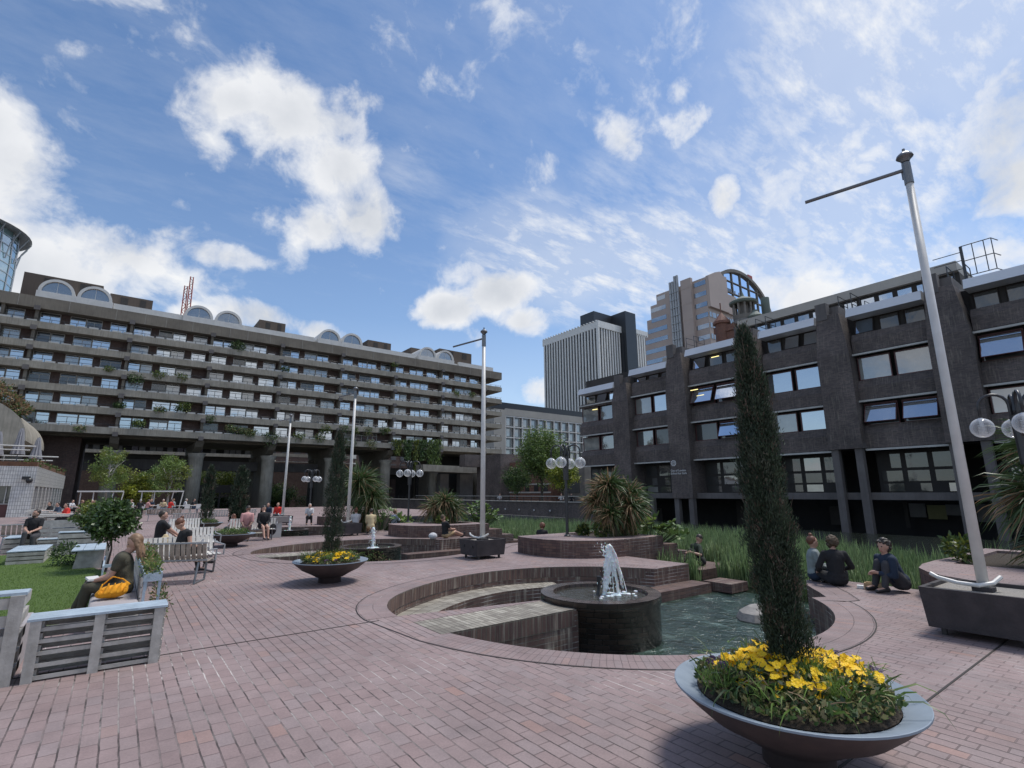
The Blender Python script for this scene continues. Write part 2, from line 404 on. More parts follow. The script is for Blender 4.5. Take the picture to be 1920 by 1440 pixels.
# ---------------------------------------------------------------- materials of the place
PAV=[(0.,(.300,.218,.210,1)),(.3,(.312,.230,.222,1)),(.6,(.315,.238,.230,1)),(.90,(.305,.240,.236,1)),(.97,(.325,.230,.212,1)),(1.,(.37,.235,.205,1))]
WAL=[(0.,(.105,.058,.052,1)),(.4,(.145,.085,.075,1)),(.75,(.17,.10,.082,1)),(1.,(.20,.115,.09,1))]
m_pave=brickmat('terrace_pavers',PAV,.225,.1125,(.060,.045,.042,1),ms=.0062,offset=.38,white=.45,wscale=.22,bumpd=.004,stain=.22)
m_cope=brickmat('coping_bricks',PAV,.075,.225,(.06,.047,.045,1),ms=.004,offset=0.,white=.15,bumpd=.004)
m_copew=brickmat('bleached_coping_bricks',[(0.,(.30,.265,.22,1)),(.5,(.42,.385,.32,1)),(1.,(.54,.50,.42,1))],.075,.225,(.09,.075,.06,1),ms=.006,offset=0.,stain=.6)
m_brick=brickmat('dark_red_brickwork',WAL,.225,.075,(.05,.04,.037,1),ms=.006,white=.2,streaks=.35)
m_bricks=brickmat('lime_streaked_brickwork',WAL,.225,.075,(.13,.11,.09,1),ms=.008,white=.6,wscale=1.,streaks=.95)
m_soldier=brickmat('soldier_course',WAL,.075,.225,(.12,.10,.08,1),ms=.008,offset=0.,streaks=.8)
m_brickw=brickmat('wet_dark_brickwork',[(0.,(.04,.028,.024,1)),(.6,(.065,.045,.038,1)),(1.,(.10,.066,.052,1))],.225,.075,(.02,.017,.015,1),ms=.006,rough=.22)
m_brickd=brickmat('dark_brown_brickwork',[(0.,(.10,.06,.052,1)),(.6,(.135,.082,.068,1)),(1.,(.16,.095,.078,1))],.225,.075,(.05,.04,.037,1),ms=.006,streaks=.15)  # one dark brown brick for the block's walls, core and podium
m_school=brickmat('dark_purple_brickwork',[(0.,(.120,.098,.094,1)),(.6,(.17,.138,.128,1)),(1.,(.21,.165,.148,1))],.225,.075,(.09,.08,.08,1),ms=.009,streaks=.28,stain=.6)
m_redbrick=brickmat('red_brickwork',[(0.,(.17,.07,.05,1)),(.6,(.22,.09,.06,1)),(1.,(.27,.12,.08,1))],.225,.075,(.16,.12,.10,1),ms=.008)
m_tile=brickmat('white_tiles',[(0.,(.55,.55,.53,1)),(1.,(.68,.68,.66,1))],.15,.3,(.16,.16,.17,1),ms=.012,offset=0.,rough=.3,stain=.12,bumpd=.002)
m_conc=mat('weathered_concrete',(.37,.34,.285),(.23,.21,.175),.9,.6,bump=.5,bscale=5,streak=.75)
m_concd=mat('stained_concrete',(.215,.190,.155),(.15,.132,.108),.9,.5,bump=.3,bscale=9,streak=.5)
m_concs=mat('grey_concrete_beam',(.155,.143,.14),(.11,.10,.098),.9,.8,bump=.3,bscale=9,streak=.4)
m_plant=mat('brown_plant_room_cladding',(.105,.082,.066),(.082,.064,.053),.9,.4,streak=.3)
m_white=mat('white_roof_fascia',(.66,.65,.62),(.56,.55,.53),.55,1.2,streak=.12)
m_frame=mat('white_window_frame',(.50,.50,.48),rough=.5)
m_dframe=mat('dark_window_frame',(.045,.035,.032),rough=.5)
m_redframe=mat('maroon_window_frame',(.10,.035,.035),rough=.5)
m_iron=mat('black_painted_iron',(.022,.024,.028),(.03,.03,.034),.38,8,spec=.6)
m_pole=mat('white_painted_pole',(.66,.65,.63),(.54,.53,.51),.42,3.,streak=.15)
m_poleg=mat('grey_metal_fitting',(.20,.21,.22),rough=.4,metal=.6)
m_box=mat('weathered_dark_timber',(.062,.052,.054),(.034,.030,.032),.8,4,bump=.5,bscale=18,streak=.4)
m_gravel=mat('pale_gravel',(.42,.39,.35),(.22,.20,.18),.95,60,bump=1.,bscale=90)
m_soil=mat('dark_soil',(.035,.026,.018),(.06,.045,.032),.95,30,bump=1.,bscale=60)
m_bowl=mat('dark_bowl_metal',(.045,.038,.040),(.085,.06,.055),.6,3,bump=.1,bscale=120,streak=.4)
m_rim=mat('blue_grey_rim_paint',(.25,.30,.355),(.205,.25,.30),.6,5,spec=.3)
m_pal=mat('grey_painted_pallet_wood',(.46,.44,.41),(.31,.295,.27),.75,9,bump=.15,bscale=50,streak=.4,island=.14)
m_palt=mat('pale_blue_painted_boards',(.42,.50,.57),(.30,.37,.43),.6,4,bump=.4,bscale=30,streak=.25,island=.07)
m_benchw=mat('white_bench_slats',(.60,.585,.55),(.46,.44,.41),.6,5,bump=.3,bscale=30,island=.10)
m_benchd=mat('weathered_bench_slats',(.42,.36,.30),(.27,.22,.18),.75,7,bump=.5,bscale=30,streak=.3,island=.15)
m_cush=mat('pale_grey_cushion',(.38,.35,.35),(.31,.285,.29),.85,4,bump=.4,bscale=10)
m_turf=mat('artificial_turf',(.095,.155,.028),(.075,.13,.022),.9,12,bump=1.,bscale=160)
m_blade=mat('turf_blade',(.125,.20,.035),(.095,.165,.028),.75,3,island=.3,trans=.25)
m_reed=mat('reed_blade',(.16,.25,.095),(.24,.31,.15),.6,1.2,island=.4,trans=.35)
m_reedd=mat('reed_blade_dark',(.085,.145,.06),(.12,.18,.08),.6,1.2,island=.4,trans=.3)
m_cyp=mat('dark_cypress_spray',(.022,.042,.022),(.045,.066,.036),.65,5,island=.5,trans=.15)
m_cypl=mat('greyish_cypress_spray',(.075,.095,.06),(.10,.10,.075),.7,5,island=.4,trans=.15)
m_twig=mat('brown_twig',(.10,.07,.05),(.14,.10,.075),.9,6)
m_leaf=mat('glossy_bay_leaf',(.030,.062,.018),(.06,.105,.028),.35,5,island=.45,trans=.2,spec=.6)
m_leafy=mat('yellow_green_leaf',(.13,.17,.03),(.20,.22,.045),.5,5,island=.35,trans=.35)
m_leafg=mat('fresh_green_leaf',(.12,.19,.045),(.19,.26,.075),.5,3,island=.35,trans=.35)
m_leafm=mat('mid_green_leaf',(.06,.115,.032),(.10,.155,.045),.5,3,island=.4,trans=.3)
m_leafd=mat('deep_green_leaf',(.022,.05,.016),(.04,.075,.022),.5,3,island=.4,trans=.2)
m_yel=mat('bright_yellow_green_leaf',(.30,.32,.03),(.22,.28,.04),.5,3,island=.3,trans=.3)
m_strap=mat('strap_leaf_green',(.045,.085,.025),(.085,.13,.045),.45,3,island=.35,trans=.25)
m_strapt=mat('strap_leaf_tan',(.34,.22,.13),(.24,.17,.09),.65,3,island=.35,trans=.3)
m_bark=mat('grey_brown_bark',(.09,.075,.06),(.05,.042,.035),.95,9,bump=.8,bscale=30)
m_birch=mat('white_birch_bark',(.55,.53,.48),(.25,.23,.2),.8,6)
m_grassy=mat('fresh_grass_tuft',(.12,.22,.035),(.18,.26,.06),.55,8,island=.3,trans=.35)
m_grasso=mat('olive_leaf_litter',(.19,.19,.07),(.27,.22,.11),.6,8,island=.5,trans=.25)
m_yflow=mat('yellow_petal',(.95,.68,.008),(.90,.55,.006),.55,30,island=.12,trans=.25)
m_pflow=mat('purple_petal',(.035,.006,.055),(.02,.004,.035),.55,30,island=.25,trans=.1)
m_skin=mat('light_skin',(.50,.30,.22),(.42,.24,.18),.5,5); m_skind=mat('brown_skin',(.20,.11,.075),(.16,.085,.06),.5,5)
def cloth(n,c,c2=None): return mat(n,c,c2 or tuple(x*.75 for x in c),.9,7,bump=.5,bscale=16)
m_black=cloth('black_cloth',(.018,.018,.021)); m_navy=cloth('navy_cloth',(.02,.035,.065)); m_olive=cloth('olive_cloth',(.075,.07,.048))
m_jean=cloth('denim',(.04,.065,.11)); m_pink=cloth('pink_cloth',(.62,.33,.31)); m_red=cloth('red_cloth',(.65,.04,.03))
m_cream=cloth('cream_cloth',(.62,.50,.30)); m_whitec=cloth('white_cloth',(.62,.62,.64)); m_greyc=cloth('grey_cloth',(.26,.30,.30))
m_lblue=cloth('light_blue_cloth',(.40,.47,.60)); m_dgrey=cloth('charcoal_cloth',(.055,.055,.062)); m_ybag=cloth('mustard_yellow_canvas',(.78,.36,.015),(.62,.25,.01))
m_brownc=cloth('maroon_cloth',(.07,.03,.035)); m_green=cloth('dark_green_cloth',(.035,.05,.035)); m_kraft=cloth('brown_paper',(.42,.29,.16))
m_hairb=mat('light_brown_hair',(.27,.165,.095),(.15,.088,.05),.55,14,streak=.5); m_hairr=mat('auburn_hair',(.17,.065,.035),(.11,.045,.025),.5,14,streak=.4)
m_haird=mat('dark_hair',(.022,.016,.013),(.04,.028,.02),.5,14); m_hairg=mat('grey_hair',(.40,.39,.37),rough=.6); m_hairc=mat('mid_brown_curly_hair',(.09,.06,.035),(.055,.036,.022),.7,20)
m_shoe=mat('black_shoe',(.03,.028,.03),rough=.5); m_shoew=mat('white_shoe',(.62,.62,.62),rough=.5)
m_eye=mat('dark_eye',(.02,.015,.012),rough=.2); m_lip=mat('lips',(.36,.12,.10),rough=.5)
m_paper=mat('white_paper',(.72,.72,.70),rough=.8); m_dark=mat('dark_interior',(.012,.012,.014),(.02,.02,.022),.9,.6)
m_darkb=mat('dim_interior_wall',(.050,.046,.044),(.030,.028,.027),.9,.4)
m_lightwall=mat('pale_stone_cladding',(.42,.40,.36),(.36,.34,.31),.8,.3,streak=.1)
m_grid=mat('white_grid_frame',(.78,.77,.74),rough=.6)
m_pinkstone=mat('pink_granite_cladding',(.48,.39,.34),(.42,.34,.30),.7,.15)
m_bronze=mat('dark_bronze_cladding',(.025,.028,.034),(.032,.036,.042),.4,.1)
m_copper=mat('verdigris_copper',(.15,.19,.165),(.09,.11,.10),.7,.5); m_stone=mat('grey_stone',(.22,.20,.18),(.15,.14,.125),.9,.8)
m_steel=mat('pale_steel_tube',(.40,.41,.42),rough=.4,metal=.3); m_cranered=mat('red_crane_paint',(.42,.07,.05),rough=.6)
m_umb=mat('grey_striped_canvas',(.30,.30,.32),(.24,.24,.26),.85,3); m_rust=mat('rusty_planting_trough',(.16,.08,.045),(.09,.05,.03),.9,3)
m_camw=mat('black_plastic',(.02,.02,.022),rough=.4)
def glass(name,base,refl,rough=.03,c2=None,gl=(.9,.92,.95,1),nscale=.5):
    s=NT(name); d=s.n('ShaderNodeBsdfPrincipled'); d.inputs['Roughness'].default_value=.6
    f=s.ramp(s.noise(s.coord('Object'),nscale,4,.6),[(.38,0.),(.62,1.)])
    s.l(s.mix(f,(*base,1),(*(c2 or tuple(x*.5 for x in base)),1)),s.b.inputs['Base Color']); s.b.inputs['Roughness'].default_value=.5
    bp_=s.n('ShaderNodeBump'); bp_.inputs['Strength'].default_value=.06; bp_.inputs['Distance'].default_value=.08; s.l(s.noise(s.coord('Object'),.9,3,.5),bp_.inputs['Height']); g=s.n('ShaderNodeBsdfGlossy'); s.l(bp_.outputs[0],g.inputs['Normal']); g.inputs['Roughness'].default_value=rough; g.inputs['Color'].default_value=gl
    fr=s.n('ShaderNodeLayerWeight'); fr.inputs[0].default_value=.35
    fac=s.math('MINIMUM',s.math('MULTIPLY_ADD',fr.outputs['Fresnel'],.8,refl),1.)
    mx=s.n('ShaderNodeMixShader'); s.l(fac,mx.inputs[0]); s.l(s.b.outputs[0],mx.inputs[1]); s.l(g.outputs[0],mx.inputs[2]); s.l(mx.outputs[0],s.out.inputs[0])
    return s.m
g_sky=glass('sky_reflecting_glass',(.07,.085,.10),.50,c2=(.02,.025,.03),gl=(.85,.92,1,1)); g_dark=glass('dark_glass',(.018,.020,.022),.05,c2=(.035,.035,.033),nscale=.7)
g_mid=glass('grey_glass',(.10,.105,.105),.22,c2=(.06,.062,.064),nscale=.4); g_blind=glass('blind_behind_glass',(.36,.36,.35),.2,c2=(.30,.30,.29),nscale=.2)
g_teal=glass('teal_glass',(.10,.22,.23),.35,c2=(.16,.30,.31)); g_blue=glass('blue_glass',(.09,.13,.17),.30,gl=(.78,.84,.92,1)); g_curt=glass('curtained_glass',(.27,.28,.26),.18,c2=(.17,.175,.17),nscale=.5)
g_bright=glass('tilted_bright_glass',(.30,.31,.31),.55,c2=(.24,.25,.26),nscale=.2)
# lake and pool water
s=NT('pool_water'); s.l(s.ramp(s.noise(s.coord('Object'),1.6,6,.65),[(.38,(.016,.032,.024,1)),(.56,(.04,.07,.055,1)),(.68,(.14,.20,.18,1))]),s.b.inputs['Base Color']); s.b.inputs['Roughness'].default_value=.06; s.b.inputs['Specular IOR Level'].default_value=.9  # pale noise puts foam flecks and light ripples into the water colour
n=s.noise(s.coord('Object'),5.5,4,.6); n2=s.noise(s.coord('Object'),16.,3,.6); s.bump(s.math('MULTIPLY_ADD',n2,.4,n),.85,.07); m_water=s.m
s=NT('basin_water'); s.b.inputs['Base Color'].default_value=(.05,.048,.04,1); s.b.inputs['Roughness'].default_value=.05; s.b.inputs['Specular IOR Level'].default_value=.9
n=s.noise(s.coord('Object'),9.,4,.6); s.bump(n,.5,.03); m_waterb=s.m
s=NT('lake_water_dark'); s.b.inputs['Base Color'].default_value=(.012,.016,.013,1); s.b.inputs['Roughness'].default_value=.12; s.bump(s.noise(s.coord('Object'),3.,4,.6),.6,.08); m_lake=s.m
s=NT('fountain_water'); s.b.inputs['Base Color'].default_value=(.82,.87,.88,1); s.b.inputs['Roughness'].default_value=.45; s.b.inputs['Transmission Weight'].default_value=.08; s.b.inputs['IOR'].default_value=1.2
s.b.inputs['Subsurface Weight'].default_value=.3; m_jet=s.m
s=NT('clear_globe'); s.b.inputs['Base Color'].default_value=(.9,.92,.95,1); s.b.inputs['Roughness'].default_value=.04
tr=s.n('ShaderNodeBsdfTransparent'); lw=s.n('ShaderNodeLayerWeight'); lw.inputs[0].default_value=.45; mx=s.n('ShaderNodeMixShader')
s.b.inputs['Alpha'].default_value=1.
s.l(s.math('MULTIPLY_ADD',lw.outputs['Facing'],.62,.10),mx.inputs[0]); s.l(tr.outputs[0],mx.inputs[1]); s.l(s.b.outputs[0],mx.inputs[2]); s.l(mx.outputs[0],s.out.inputs[0]); m_globe=s.m
m_louv=mat('white_lamp_louvre',(.6,.6,.6),rough=.4)
# ---------------------------------------------------------------- terrace with its three round pools
MOD=9.9; PC=[(7.0,6.62),(6.9,6.62+MOD),(6.8,6.62+2*MOD)]; PR=3.42; ZW=-.6
EX=11.75
def arcb(cx,cy,r,a0,a1,n):
    res=[]
    for i in range(n+1):
        a=a0+(a1-a0)*i/n; d=((a-155+180)%360)-180; rr=r+.28*math.exp(-(d/24)**2); t=math.radians(a); res.append((cx+rr*math.cos(t),cy+rr*math.sin(t)))
    return res
def inlet(cx,cy):
    """pool outline from its south-east mouth round the west and back to the north-east corner"""
    dy=cy-6.62; dx=cx-7.
    flare=[(11.75+dx,5.15+dy),(11.2+dx,5.12+dy),(10.75+dx,4.92+dy),(10.42+dx,4.68+dy),(10.1+dx,4.42+dy),(9.75+dx,4.16+dy)]
    a=arcb(cx,cy,PR,-43,-172,34)
    sp=[(6.1+dx,6.08+dy),(6.1+dx,6.9+dy)]
    b=arcb(cx,cy,PR,-192,-336,44)
    return flare,a,sp,b
east=[]; chunks=[]
outline=[(-40,-14),(14.,-14.),(14.,-2.),(EX,-2.)]
for k,(cx,cy) in enumerate(PC):
    fl,a,sp,b=inlet(cx,cy); dy=cy-6.62
    outline+=fl+a+[(a[-1][0]+.02,a[-1][1])]+sp+b
    outline+=[(11.5,8.03+dy),(11.5,9.95+dy),(11.5,13.1+dy),(EX,13.3+dy)]
outline+=[(EX,37),(26,37),(26,71),(-40,71)]
g=MB(); g.sheet([outline],0.)
terrace=struct(g.build('terrace_paving',m_pave))
g=MB(); i0=3; g.wall(outline[2:-3],-1.6,0.,flip=False); 
struct(g.build('terrace_edge_wall',m_bricks))
# joints cut across the paving, and the coping bands round the pools
g=MB(); 
for k,(cx,cy) in enumerate(PC):
    fl,a,sp,b=inlet(cx,cy); dy=cy-6.62
    def off(path,d):
        res=[]
        for i,p in enumerate(path):
            q=path[max(i-1,0)]; r=path[min(i+1,len(path)-1)]; t=norm((r[0]-q[0],r[1]-q[1],0)); res.append((p[0]+t.y*-d,p[1]+t.x*d))
        return res
    front=fl+a; g.strip(front,off(front,.46),.004)
    back=b; g.strip(back,off(back,.46),.004)
coping=g.build('coping_band',m_cope); struct(coping)
g=MB()
for k,(cx,cy) in enumerate(PC):
    fl,a,sp,b=inlet(cx,cy); dy=cy-6.62
    front=fl+a; g.strip(off(front,.46),off(front,.476),.006); g.strip(off(b,.46),off(b,.476),.006)
    fa,fb=off(front,.46)[-1],off(b,.46)[0]; fc,fd=off(front,.476)[-1],off(b,.476)[0]; g.strip([fa,fb],[fc,fd],.006)
    g.box(-3,7.27+dy,0.,3.13,7.288+dy,.005)
g.box(-40,1.72,0.,11.7,1.738,.005)
g.box(3.3,-14,0,3.318,2.,.0055)
struct(g.build('paving_joint',mat('dark_joint',(.025,.02,.018))))
# pool walls, ledges and spits (one basin each)
for k,(cx,cy) in enumerate(PC):
    dy=cy-6.62; dx=cx-7
    pool=thing('sunken_pool',['round sunken brick pool nearest the viewer, open to the reeds','middle sunken brick pool beyond the first terrace step','farthest sunken brick pool with a single low jet'][k],'pool',(cx,cy,0),group='sunken fountain pools')
    g=MB(); fl,a,sp,b=inlet(cx,cy)
    g.wall([(x+(cx-x)*.002,y+(cy-y)*.002) for x,y in b[:-1]],-.225,-.002); g.build('soldier_course',m_soldier,pool)
    g=MB(); g.m=0
    # back ledge following the wall
    led=arcb(cx,cy,PR-.005,174,64,34); inn=arcb(cx,cy,PR-.62,174,64,34)
    g.m=1; g.strip(led,inn,-.33); g.m=0; g.wall(inn,-1.6,-.33,flip=True)
    g.wall([led[-1],inn[-1]],-1.6,-.33); g.build('ledge',[m_bricks,m_copew],pool)
    # spit that carries the basin
    g=MB(); g.m=0; x0=3.47+dx; x1=6.15+dx; ya=6.10+dy; yb=6.88+dy
    g.strip([(x0,ya),(x1,ya)],[(x0,yb),(x1,yb)],.005); g.m=1
    g.wall([(x0,ya-.004),(x1,ya-.004)],-1.6,-.235); g.wall([(x1,yb+.004),(x0,yb+.004)],-1.6,-.235)
    g.m=2; g.wall([(x0,ya-.012),(x1,ya-.012)],-.235,.005); g.wall([(x1,yb+.012),(x0,yb+.012)],-.235,.005)
    g.build('spit',[m_copew,m_bricks,m_soldier],pool)
    # drum with its raised basin
    dc=(6.72+dx,6.47+dy); g=MB()
    g.lathe([(.975,-1.6),(.975,-.02),(1.0,-.02),(1.0,.10)],(*dc,0),56); g.build('drum_wall',m_brickw,pool,smooth=True)
    g=MB(); A=arc(dc[0],dc[1],1.0,0,360,56); B=arc(dc[0],dc[1],.79,0,360,56); g.strip(A,B,.101); g.wall(B,-.05,.101,flip=True); g.build('drum_rim',brickmat('wet_rim_bricks',[(0.,(.07,.05,.045,1)),(1.,(.13,.10,.09,1))],.12,.225,(.03,.025,.02,1),offset=0.,rough=.25),pool)
    g=MB(); g.prism(B,-.06,.045); struct(g.build('basin_water',m_waterb))
    # stepping slabs on the north side
    g=MB(); z=-.27
    def slab(x0,y0,x1,y1,zt,zb,nm='step_block'):
        q=MB(); q.box(x0,y0,zb,x1,y1,zt); return q.build(nm,[m_brick],pool)
    slab(8.55+dx,7.5+dy,11.58+dx,8.025+dy,-.39,-1.6)
    slab(11.7+dx,7.05+dy,12.42+dx,7.78+dy,-.38,-.58); slab(12.1+dx,7.1+dy,12.4+dx,7.7+dy,-.582,-1.6)
    slab(13.06+dx,8.7+dy,14.8+dx,9.98+dy,-.36,-1.6)
    if k==0:
        for (sx_,sy_,sz_,sr_) in ((9.95,5.45,.36,.25),(12.0,6.3,.25,.14),(12.6,6.7,.2,.1)):
            q=MB(); q.sph((sx_,sy_,ZW+.02),sr_*1.6,9,6,(1.3,1.,.6)); rk=tag(q.build('pool_stone',m_gravel if 0 else mat('pale_wet_stone',(.30,.28,.26),(.18,.17,.16),.8,6,bump=.6,bscale=14) if 'pale_wet_stone' not in bpy.data.materials else bpy.data.materials['pale_wet_stone']),['broad pale stone standing in the nearest pool, partly behind the tall cypress','small pale stone at the mouth of the nearest pool','smallest pale stone at the edge of the reeds'][[9.95,12.0,12.6].index(sx_)],'stone')
# raised planting beds with steps down to the water
def bedpoly(dx,dy):
    a=[(9.8,12.75),(9.66,12.4),(9.62,11.9),(9.66,11.4),(9.8,10.95),(10.05,10.55),(10.4,10.25),(10.85,10.06),(11.4,10.)]
    return [(x+dx,y+dy) for x,y in a]
BEDS=[(0,0),(-.35,MOD-1.25),(-.3,2*MOD-1.)]
beds=[]
for k,(dx,dy) in enumerate(BEDS):
    t=thing('raised_bed',['low brick planting bed behind the nearest pool, carrying a lamp and steps','low brick planting bed further back, with a seated reader against it','farthest low brick planting bed before the arcade'][k],'planting bed',(10.5+dx,11.5+dy,0),group='raised brick beds')
    zt=.46; P0=bedpoly(dx,dy); full=P0+[(13.15+dx,10.+dy),(13.15+dx,12.75+dy)]
    g=MB(); g.m=0; g.prism(full,-1.5,zt-.0,top=False); g.build('bed_wall',[m_brick],t)
    g=MB(); soil=[(11.35+dx,10.75+dy),(12.9+dx,10.75+dy),(12.9+dx,12.5+dy),(11.35+dx,12.5+dy)]
    g.sheet([full,soil],zt); g.wall(soil+[soil[0]],zt-.2,zt,flip=True); g.build('bed_top',m_cope if 0 else m_pave,t)
    g=MB(); g.sheet([soil],zt-.07); g.build('soil',m_soil,t)
    for (xa,xb,z) in ((13.152,13.83,.21),(13.832,14.45,-.04),(14.452,15.1,-.32),(15.102,15.8,-.52)):
        g=MB(); g.box(xa+dx,10.+dy,-1.6,xb+dx,11.6+dy,z); g.build('step',m_brick,t)
    beds.append(t)
# the bed at right edge
t=thing('raised_bed','curved low brick bed at the right edge, beside the tall near flagpole','planting bed',(11.5,1.8,0),group='raised brick beds')
P4=[(13.4,3.28),(12.6,3.34),(11.8,3.33),(11.2,3.22),(10.75,2.98),(10.42,2.68),(10.2,2.25),(10.12,1.75),(10.2,1.2),(10.45,.7),(10.9,.35),(11.5,.2),(16,.2),(16,3.28)]
g=MB(); g.prism(P4,-1.5,.45,top=False); g.build('bed_wall',m_brick,t)
soil=[(12.3,1.2),(15.6,1.2),(15.6,3.0),(12.3,3.0)]
g=MB(); g.sheet([P4,soil],.45); g.wall(soil+[soil[0]],.25,.45,flip=True); g.build('bed_top',m_pave,t)
g=MB(); g.sheet([soil],.40); g.build('soil',m_soil,t)
# water and the lower ground
g=MB(); g.sheet([[(3.,2.),(12.2,2),(12.2,36.5),(3.,36.5)]],ZW)
struct(g.build('pool_water',m_water))
g=MB(); g.sheet([[(11.,-30),(34,-30),(34,36.5),(12.2,36.5),(12.2,2),(11,2)]],ZW-.004); struct(g.build('lake_shallows',m_lake))
g=MB(); g.box(33.9,-30,-2.4,34.2,88,-.62); struct(g.build('lake_weir',m_concs))
g=MB(); g.sheet([[(34.,-60),(62,-60),(62,130),(-45,130),(-45,71),(26,71),(26,36.5),(34.,36.5)]],-1.85); struct(g.build('lake_water',m_lake))
g=MB(); g.sheet([[(-700,-700),(900,-700),(900,900),(-700,900)]],-2.6); struct(g.build('ground',mat('far_ground',(.10,.095,.09),(.07,.068,.065),.95,.05)))
# artificial turf patch
tp=[(-6,8.9),(-.62,8.9),(-.6,9.6),(-.05,10.4),(.0,15.2),(-.35,16.8),(-.3,21.),(-1.0,21.4),(-6,21.4)]
g=MB(); g.prism(tp,0.,.025); struct(g.build('artificial_turf',m_turf))
n=60000; P=np.zeros((n,3)); P[:,0]=NR.uniform(-4.5,0,n); P[:,1]=8.9+12.4*NR.uniform(0,1,n)**1.7; P[:,2]=.02
def inside(P,poly):
    c=np.zeros(len(P),bool); x,y=P[:,0],P[:,1]; m=len(poly)
    for i in range(m):
        (x1,y1),(x2,y2)=poly[i],poly[(i+1)%m]
        if y1==y2: continue
        cond=((y1>y)!=(y2>y))&(x<(x2-x1)*(y-y1)/(y2-y1)+x1); c^=cond
    return c
P=P[inside(P,tp)]; D=rdirs(len(P),1.6)
o=leafmesh('turf_grass',m_blade,P,D,.035,.006,shape='leaf'); tag(o,'short bright green pile of the artificial lawn','grass',kind='stuff')
# ---------------------------------------------------------------- reeds in the shallows
def reeds(x0,x1,y0,y1,n,h0,h1,zb=ZW):
    P=np.zeros((n,3)); P[:,0]=NR.uniform(x0,x1,n); P[:,1]=NR.uniform(y0,y1,n); P[:,2]=zb
    cl=.5+.5*np.sin(P[:,0]*1.3+1.7*np.sin(P[:,1]*.9))*np.cos(P[:,1]*.8+P[:,0]*.35)
    H=h0+(h1-h0)*np.clip(cl*.8+NR.uniform(-.2,.45,n),0,1)
    return P,H
Ps=[];Hs=[]
for a in ((12.2,18,-8,7.0,44000,.8,1.3),(12.6,19,7.0,10.2,15000,.8,1.3),(14,21,10,19,20000,.8,1.25),(14.,22,19,28,12000,.8,1.2),(11.85,12.3,-2,5.0,1500,.6,.9)):
    p,h=reeds(*a); Ps.append(p);Hs.append(h)
P=np.concatenate(Ps);H=np.concatenate(Hs)
k=NR.uniform(size=len(P))>.0
for (bx0,by0,bx1,by1) in [(9+dx,9.9+dy,16+dx,12.9+dy) for dx,dy in BEDS]+[(9,.1,16.1,3.4)]+[(11.4,6.2+MOD*i,12.9,8.6+MOD*i) for i in range(3)]+[(12.9,8.2+MOD*i,15.2,10+MOD*i) for i in range(3)]:
    k&=~((P[:,0]>bx0)&(P[:,0]<bx1)&(P[:,1]>by0)&(P[:,1]<by1))
P=P[k];H=H[k]; D=rdirs(len(P),0.)*.18; D[:,2]=1.
o=leafmesh('reeds',[m_reed,m_reedd],P,D,H,  .014+.008*NR.uniform(size=len(P)),shape='blade',bend=NR.uniform(.1,1.2,len(P)),midx=(NR.uniform(size=len(P))<.35).astype(int))
tag(o,'dense bed of green reeds growing in the lake shallows','reeds',kind='stuff')
# ---------------------------------------------------------------- long concrete apartment block on columns
blk=thing('apartment_block','long concrete apartment block with balconies and arched roof lights, raised on round columns','building',(26,100,0))
XI=[-12.3+10.88*i for i in range(8)]; XL=-16.4; XR=68.6; BY=95.
RB=random.Random(3)
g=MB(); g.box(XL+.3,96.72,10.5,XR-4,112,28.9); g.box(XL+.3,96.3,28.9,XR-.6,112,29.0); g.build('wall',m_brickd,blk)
for k in range(7):
    b=10.35+2.87*k; top=b+.98 if k<6 else 29.25
    g=MB(); g.box(XL,BY,b,XR,BY+.32,top); g.box(XL,BY+.32,b,XR,97.4,b+.28)
    g.box(XR-.32,BY+.32,b,XR,BY+9,top); g.box(XL,BY+.32,b,XL+.3,BY+12,top)
    g.box(XR-4,97.4,b,XR-.32,BY+9,b+.28)
    g.build('balcony' if k<6 else 'parapet',m_conc if k<6 else m_concd,blk)
    for x in XI:
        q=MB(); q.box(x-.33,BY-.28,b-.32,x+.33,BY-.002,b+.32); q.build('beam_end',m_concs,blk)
    if k<6:
        for x in XI[0:]+[XL+.6]:
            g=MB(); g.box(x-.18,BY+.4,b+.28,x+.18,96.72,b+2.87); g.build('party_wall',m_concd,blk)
        g=MB(); g.tube([(XL,BY+.16,b+1.42),(XR,BY+.16,b+1.42)],.035,5)
        x=XL+.4
        while x<XR: g.box(x-.03,BY+.13,b+.98,x+.03,BY+.19,b+1.42); x+=1.36
        g.build('handrail',m_iron,blk)
        g=MB(); x=XL+.5
        while x<XR-1.2:
            if RB.random()<.82: g.box(x,BY+.05,b+.982,x+1.08,BY+.30,b+.982+RB.choice((.14,.18,.24)))
            x+=1.36
        o=g.build('balcony_trough',m_frame,blk); o['kind']='stuff'
# panel joints on the parapet
g=MB(); x=XL+2
while x<XR-1:
    g.box(x,BY-.015,27.6,x+.06,BY-.001,29.2); x+=RB.choice((2.72,5.44,3.6))
g.build('parapet_joint',mat('pale_joint',(.32,.30,.27)),blk)
